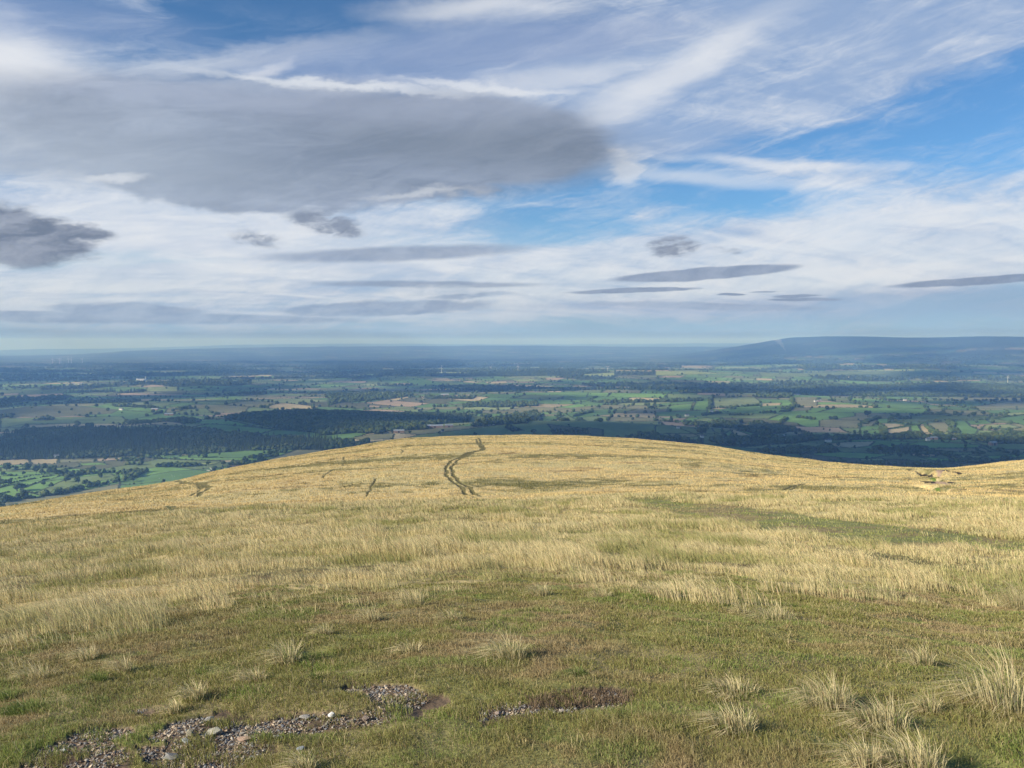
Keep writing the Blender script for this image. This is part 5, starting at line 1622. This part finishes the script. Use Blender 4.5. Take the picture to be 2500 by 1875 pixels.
fold = hit([504.5, 513, 520, 512.5], [1149, 1150.5, 1149, 1143])
bm = bmesh.new()
for a_, b_ in zip(fold[:-1], fold[1:]):
    L = math.hypot(*(b_ - a_)); n_ = max(2, int(L / 4)); ang = math.atan2(b_[1] - a_[1], b_[0] - a_[0])
    for k in range(n_):
        t_ = (k + .5) / n_; c_ = a_ + (b_ - a_) * t_
        z = float(valley_z(c_[:1], c_[1:])[0])
        m_ = bmesh.ops.create_cube(bm, size=1.0)
        for v in m_['verts']:
            lx_, ly_ = v.co.x * (L / n_ + 0.3), v.co.y * (0.9 if v.co.z < 0 else 0.6)
            v.co = Vector((c_[0] + lx_ * math.cos(ang) - ly_ * math.sin(ang), c_[1] + lx_ * math.sin(ang) + ly_ * math.cos(ang), z + (v.co.z + 0.4) * (2.2 + 0.3 * random.random())))
me = bpy.data.meshes.new('stone_wall'); bm.to_mesh(me); bm.free(); me.materials.append(material('wall_stone', (0.30, 0.29, 0.25), nscale=1.5, namp=0.3))
o = bpy.data.objects.new('stone_wall', me); COL.objects.link(o)
tag(o, 'angled drystone sheepfold wall on the green field at the hill edge', 'stone wall')

# ------------------------------------------------------------------ smoke
q = hit([1920], [861])[0]; d = math.hypot(*q); pxm = d / F
bm = bmesh.new(); rows = []
for k in range(15):
    t_ = k / 14
    cx_ = -(t_ ** 1.15) * 22 * pxm; cz_ = t_ * 31 * pxm; rr = (0.7 + 8.5 * t_ ** 1.3) * pxm * (1 + 0.18 * math.sin(k * 2.1))
    rows.append([bm.verts.new((cx_ + math.cos(a) * rr * (1 + 0.2 * math.sin(3 * a + k)), math.sin(a) * rr, cz_)) for a in np.linspace(0, 2 * math.pi, 14, endpoint=False)])
for r0, r1 in zip(rows[:-1], rows[1:]):
    for i in range(14): bm.faces.new((r0[i], r0[(i + 1) % 14], r1[(i + 1) % 14], r1[i]))
bm.faces.new(rows[0][::-1]); bm.faces.new(rows[-1])
me = bpy.data.meshes.new('smoke'); bm.to_mesh(me); bm.free()
ms = bpy.data.materials.new('smoke'); ms.use_nodes = True; nt = ms.node_tree; nt.nodes.clear()
pv = nt.nodes.new('ShaderNodeVolumePrincipled'); pv.inputs['Color'].default_value = (0.92, 0.95, 1, 1); pv.inputs['Density'].default_value = 0.004
mo = nt.nodes.new('ShaderNodeOutputMaterial'); nt.links.new(pv.outputs[0], mo.inputs['Volume']); me.materials.append(ms)
o = bpy.data.objects.new('smoke', me); COL.objects.link(o); o.location = (q[0], q[1], float(valley_z(q[:1], q[1:])[0]))
tag(o, 'thin white smoke plume rising in front of the long blue ridge', 'smoke', kind='stuff')

# ------------------------------------------------------------------ high cloud deck out of the frame: shaped to shade most of the vale
HC = 9000.0
g = 130.0
xs = np.arange(-9500, 11500, g); ys = np.arange(-1500, 15500, g)
GX, GY = np.meshgrid(xs, ys, indexing='xy')


def ell(cx, cy, rx, ry, x, y): return 1 - ss(np.hypot((x - cx) / rx, (y - cy) / ry), 0.8, 1.2)
wx = GX + (fbm(GX / 1500, GY / 1500, 3, 401) - .5) * 1300; wy = GY + (fbm(GX / 1500, GY / 1500, 3, 411) - .5) * 1300
open_ = np.zeros(GX.shape)
open_ = np.maximum(open_, ell(450, 350, 950, 950, GX, GY))
open_ = np.maximum(open_, ell(-900, 900, 900, 1200, GX, GY))
open_ = np.maximum(open_, ell(900, 7600, 2200, 1500, wx, wy))
open_ = np.maximum(open_, ell(4200, 6500, 2300, 380, wx, wy))
open_ = np.maximum(open_, ell(-2900, 5300, 1100, 350, wx, wy))
open_ = np.maximum(open_, ell(1300, 2100, 300, 260, wx, wy))
open_ = np.maximum(open_, ss(fbm(GX / 1900, GY / 1500, 3, 421), 0.58, 0.64) * (np.hypot(GX, GY) > 3200))
open_ = np.maximum(open_, ss(fbm(GX / 420, GY / 380, 3, 425) + 0.07 * ss(GX, -1500, 800), 0.53, 0.62) * (np.hypot(GX, GY) > 2300))
cover = (1 - open_) * ell(700, 6800, 8500, 7600, wx, wy)
CX = GX + S[0] / S[2] * HC; CY = GY + S[1] / S[2] * HC
rr = np.hypot(CX, CY); inview = (np.abs(np.arctan2(CX, CY)) < R(40)) & ((HC + 600 - EYE) / rr < 0.52)
cover[inview] = 0
thick = 60 + 450 * fbm(GX / 1200, GY / 1200, 3, 431)
th = thick * ss(cover, 0.5, 0.95)
i = np.arange(GX.size).reshape(GX.shape); nn_ = GX.size
okc = cover > 0.5
okf = okc[:-1, :-1] & okc[1:, :-1] & okc[:-1, 1:] & okc[1:, 1:]
qd = np.stack([i[:-1, :-1], i[:-1, 1:], i[1:, 1:], i[1:, :-1]], -1)[okf]
top = np.stack([CX, CY, HC + th], -1).reshape(-1, 3); bot = np.stack([CX, CY, HC - th * 0.4 - 10], -1).reshape(-1, 3)
mc = material('cloud_mass', (0.85, 0.86, 0.88), rough=1.0, spec=0.0, trans=0.5, nscale=0.001, namp=0.1)
o = link('cloud_deck', make_mesh('cloud_deck', np.concatenate([top, bot]), np.concatenate([qd, qd[:, ::-1] + nn_]), None, True), mc)
tag(o, 'unseen high cloud deck shaped to shade the vale', kind='structure')

# ------------------------------------------------------------------ haze
HAZE = 0.98e-4
bm = bmesh.new(); box_mesh(bm, 0, 15000, -130, 76000, 39500, 130 + 432)
me = bpy.data.meshes.new('haze'); bm.to_mesh(me); bm.free()
mh = bpy.data.materials.new('haze'); mh.use_nodes = True; nt = mh.node_tree; nt.nodes.clear()
pv = nt.nodes.new('ShaderNodeVolumePrincipled'); pv.inputs['Color'].default_value = (0.25, 0.49, 1.0, 1); pv.inputs['Absorption Color'].default_value = (0.82, 0.82, 0.82, 1); pv.inputs['Density'].default_value = HAZE; pv.inputs['Anisotropy'].default_value = 0.0
mo = nt.nodes.new('ShaderNodeOutputMaterial'); nt.links.new(pv.outputs[0], mo.inputs['Volume']); me.materials.append(mh)
o = bpy.data.objects.new('haze', me); COL.objects.link(o)
tag(o, 'blue haze filling the air over the vale', kind='stuff')
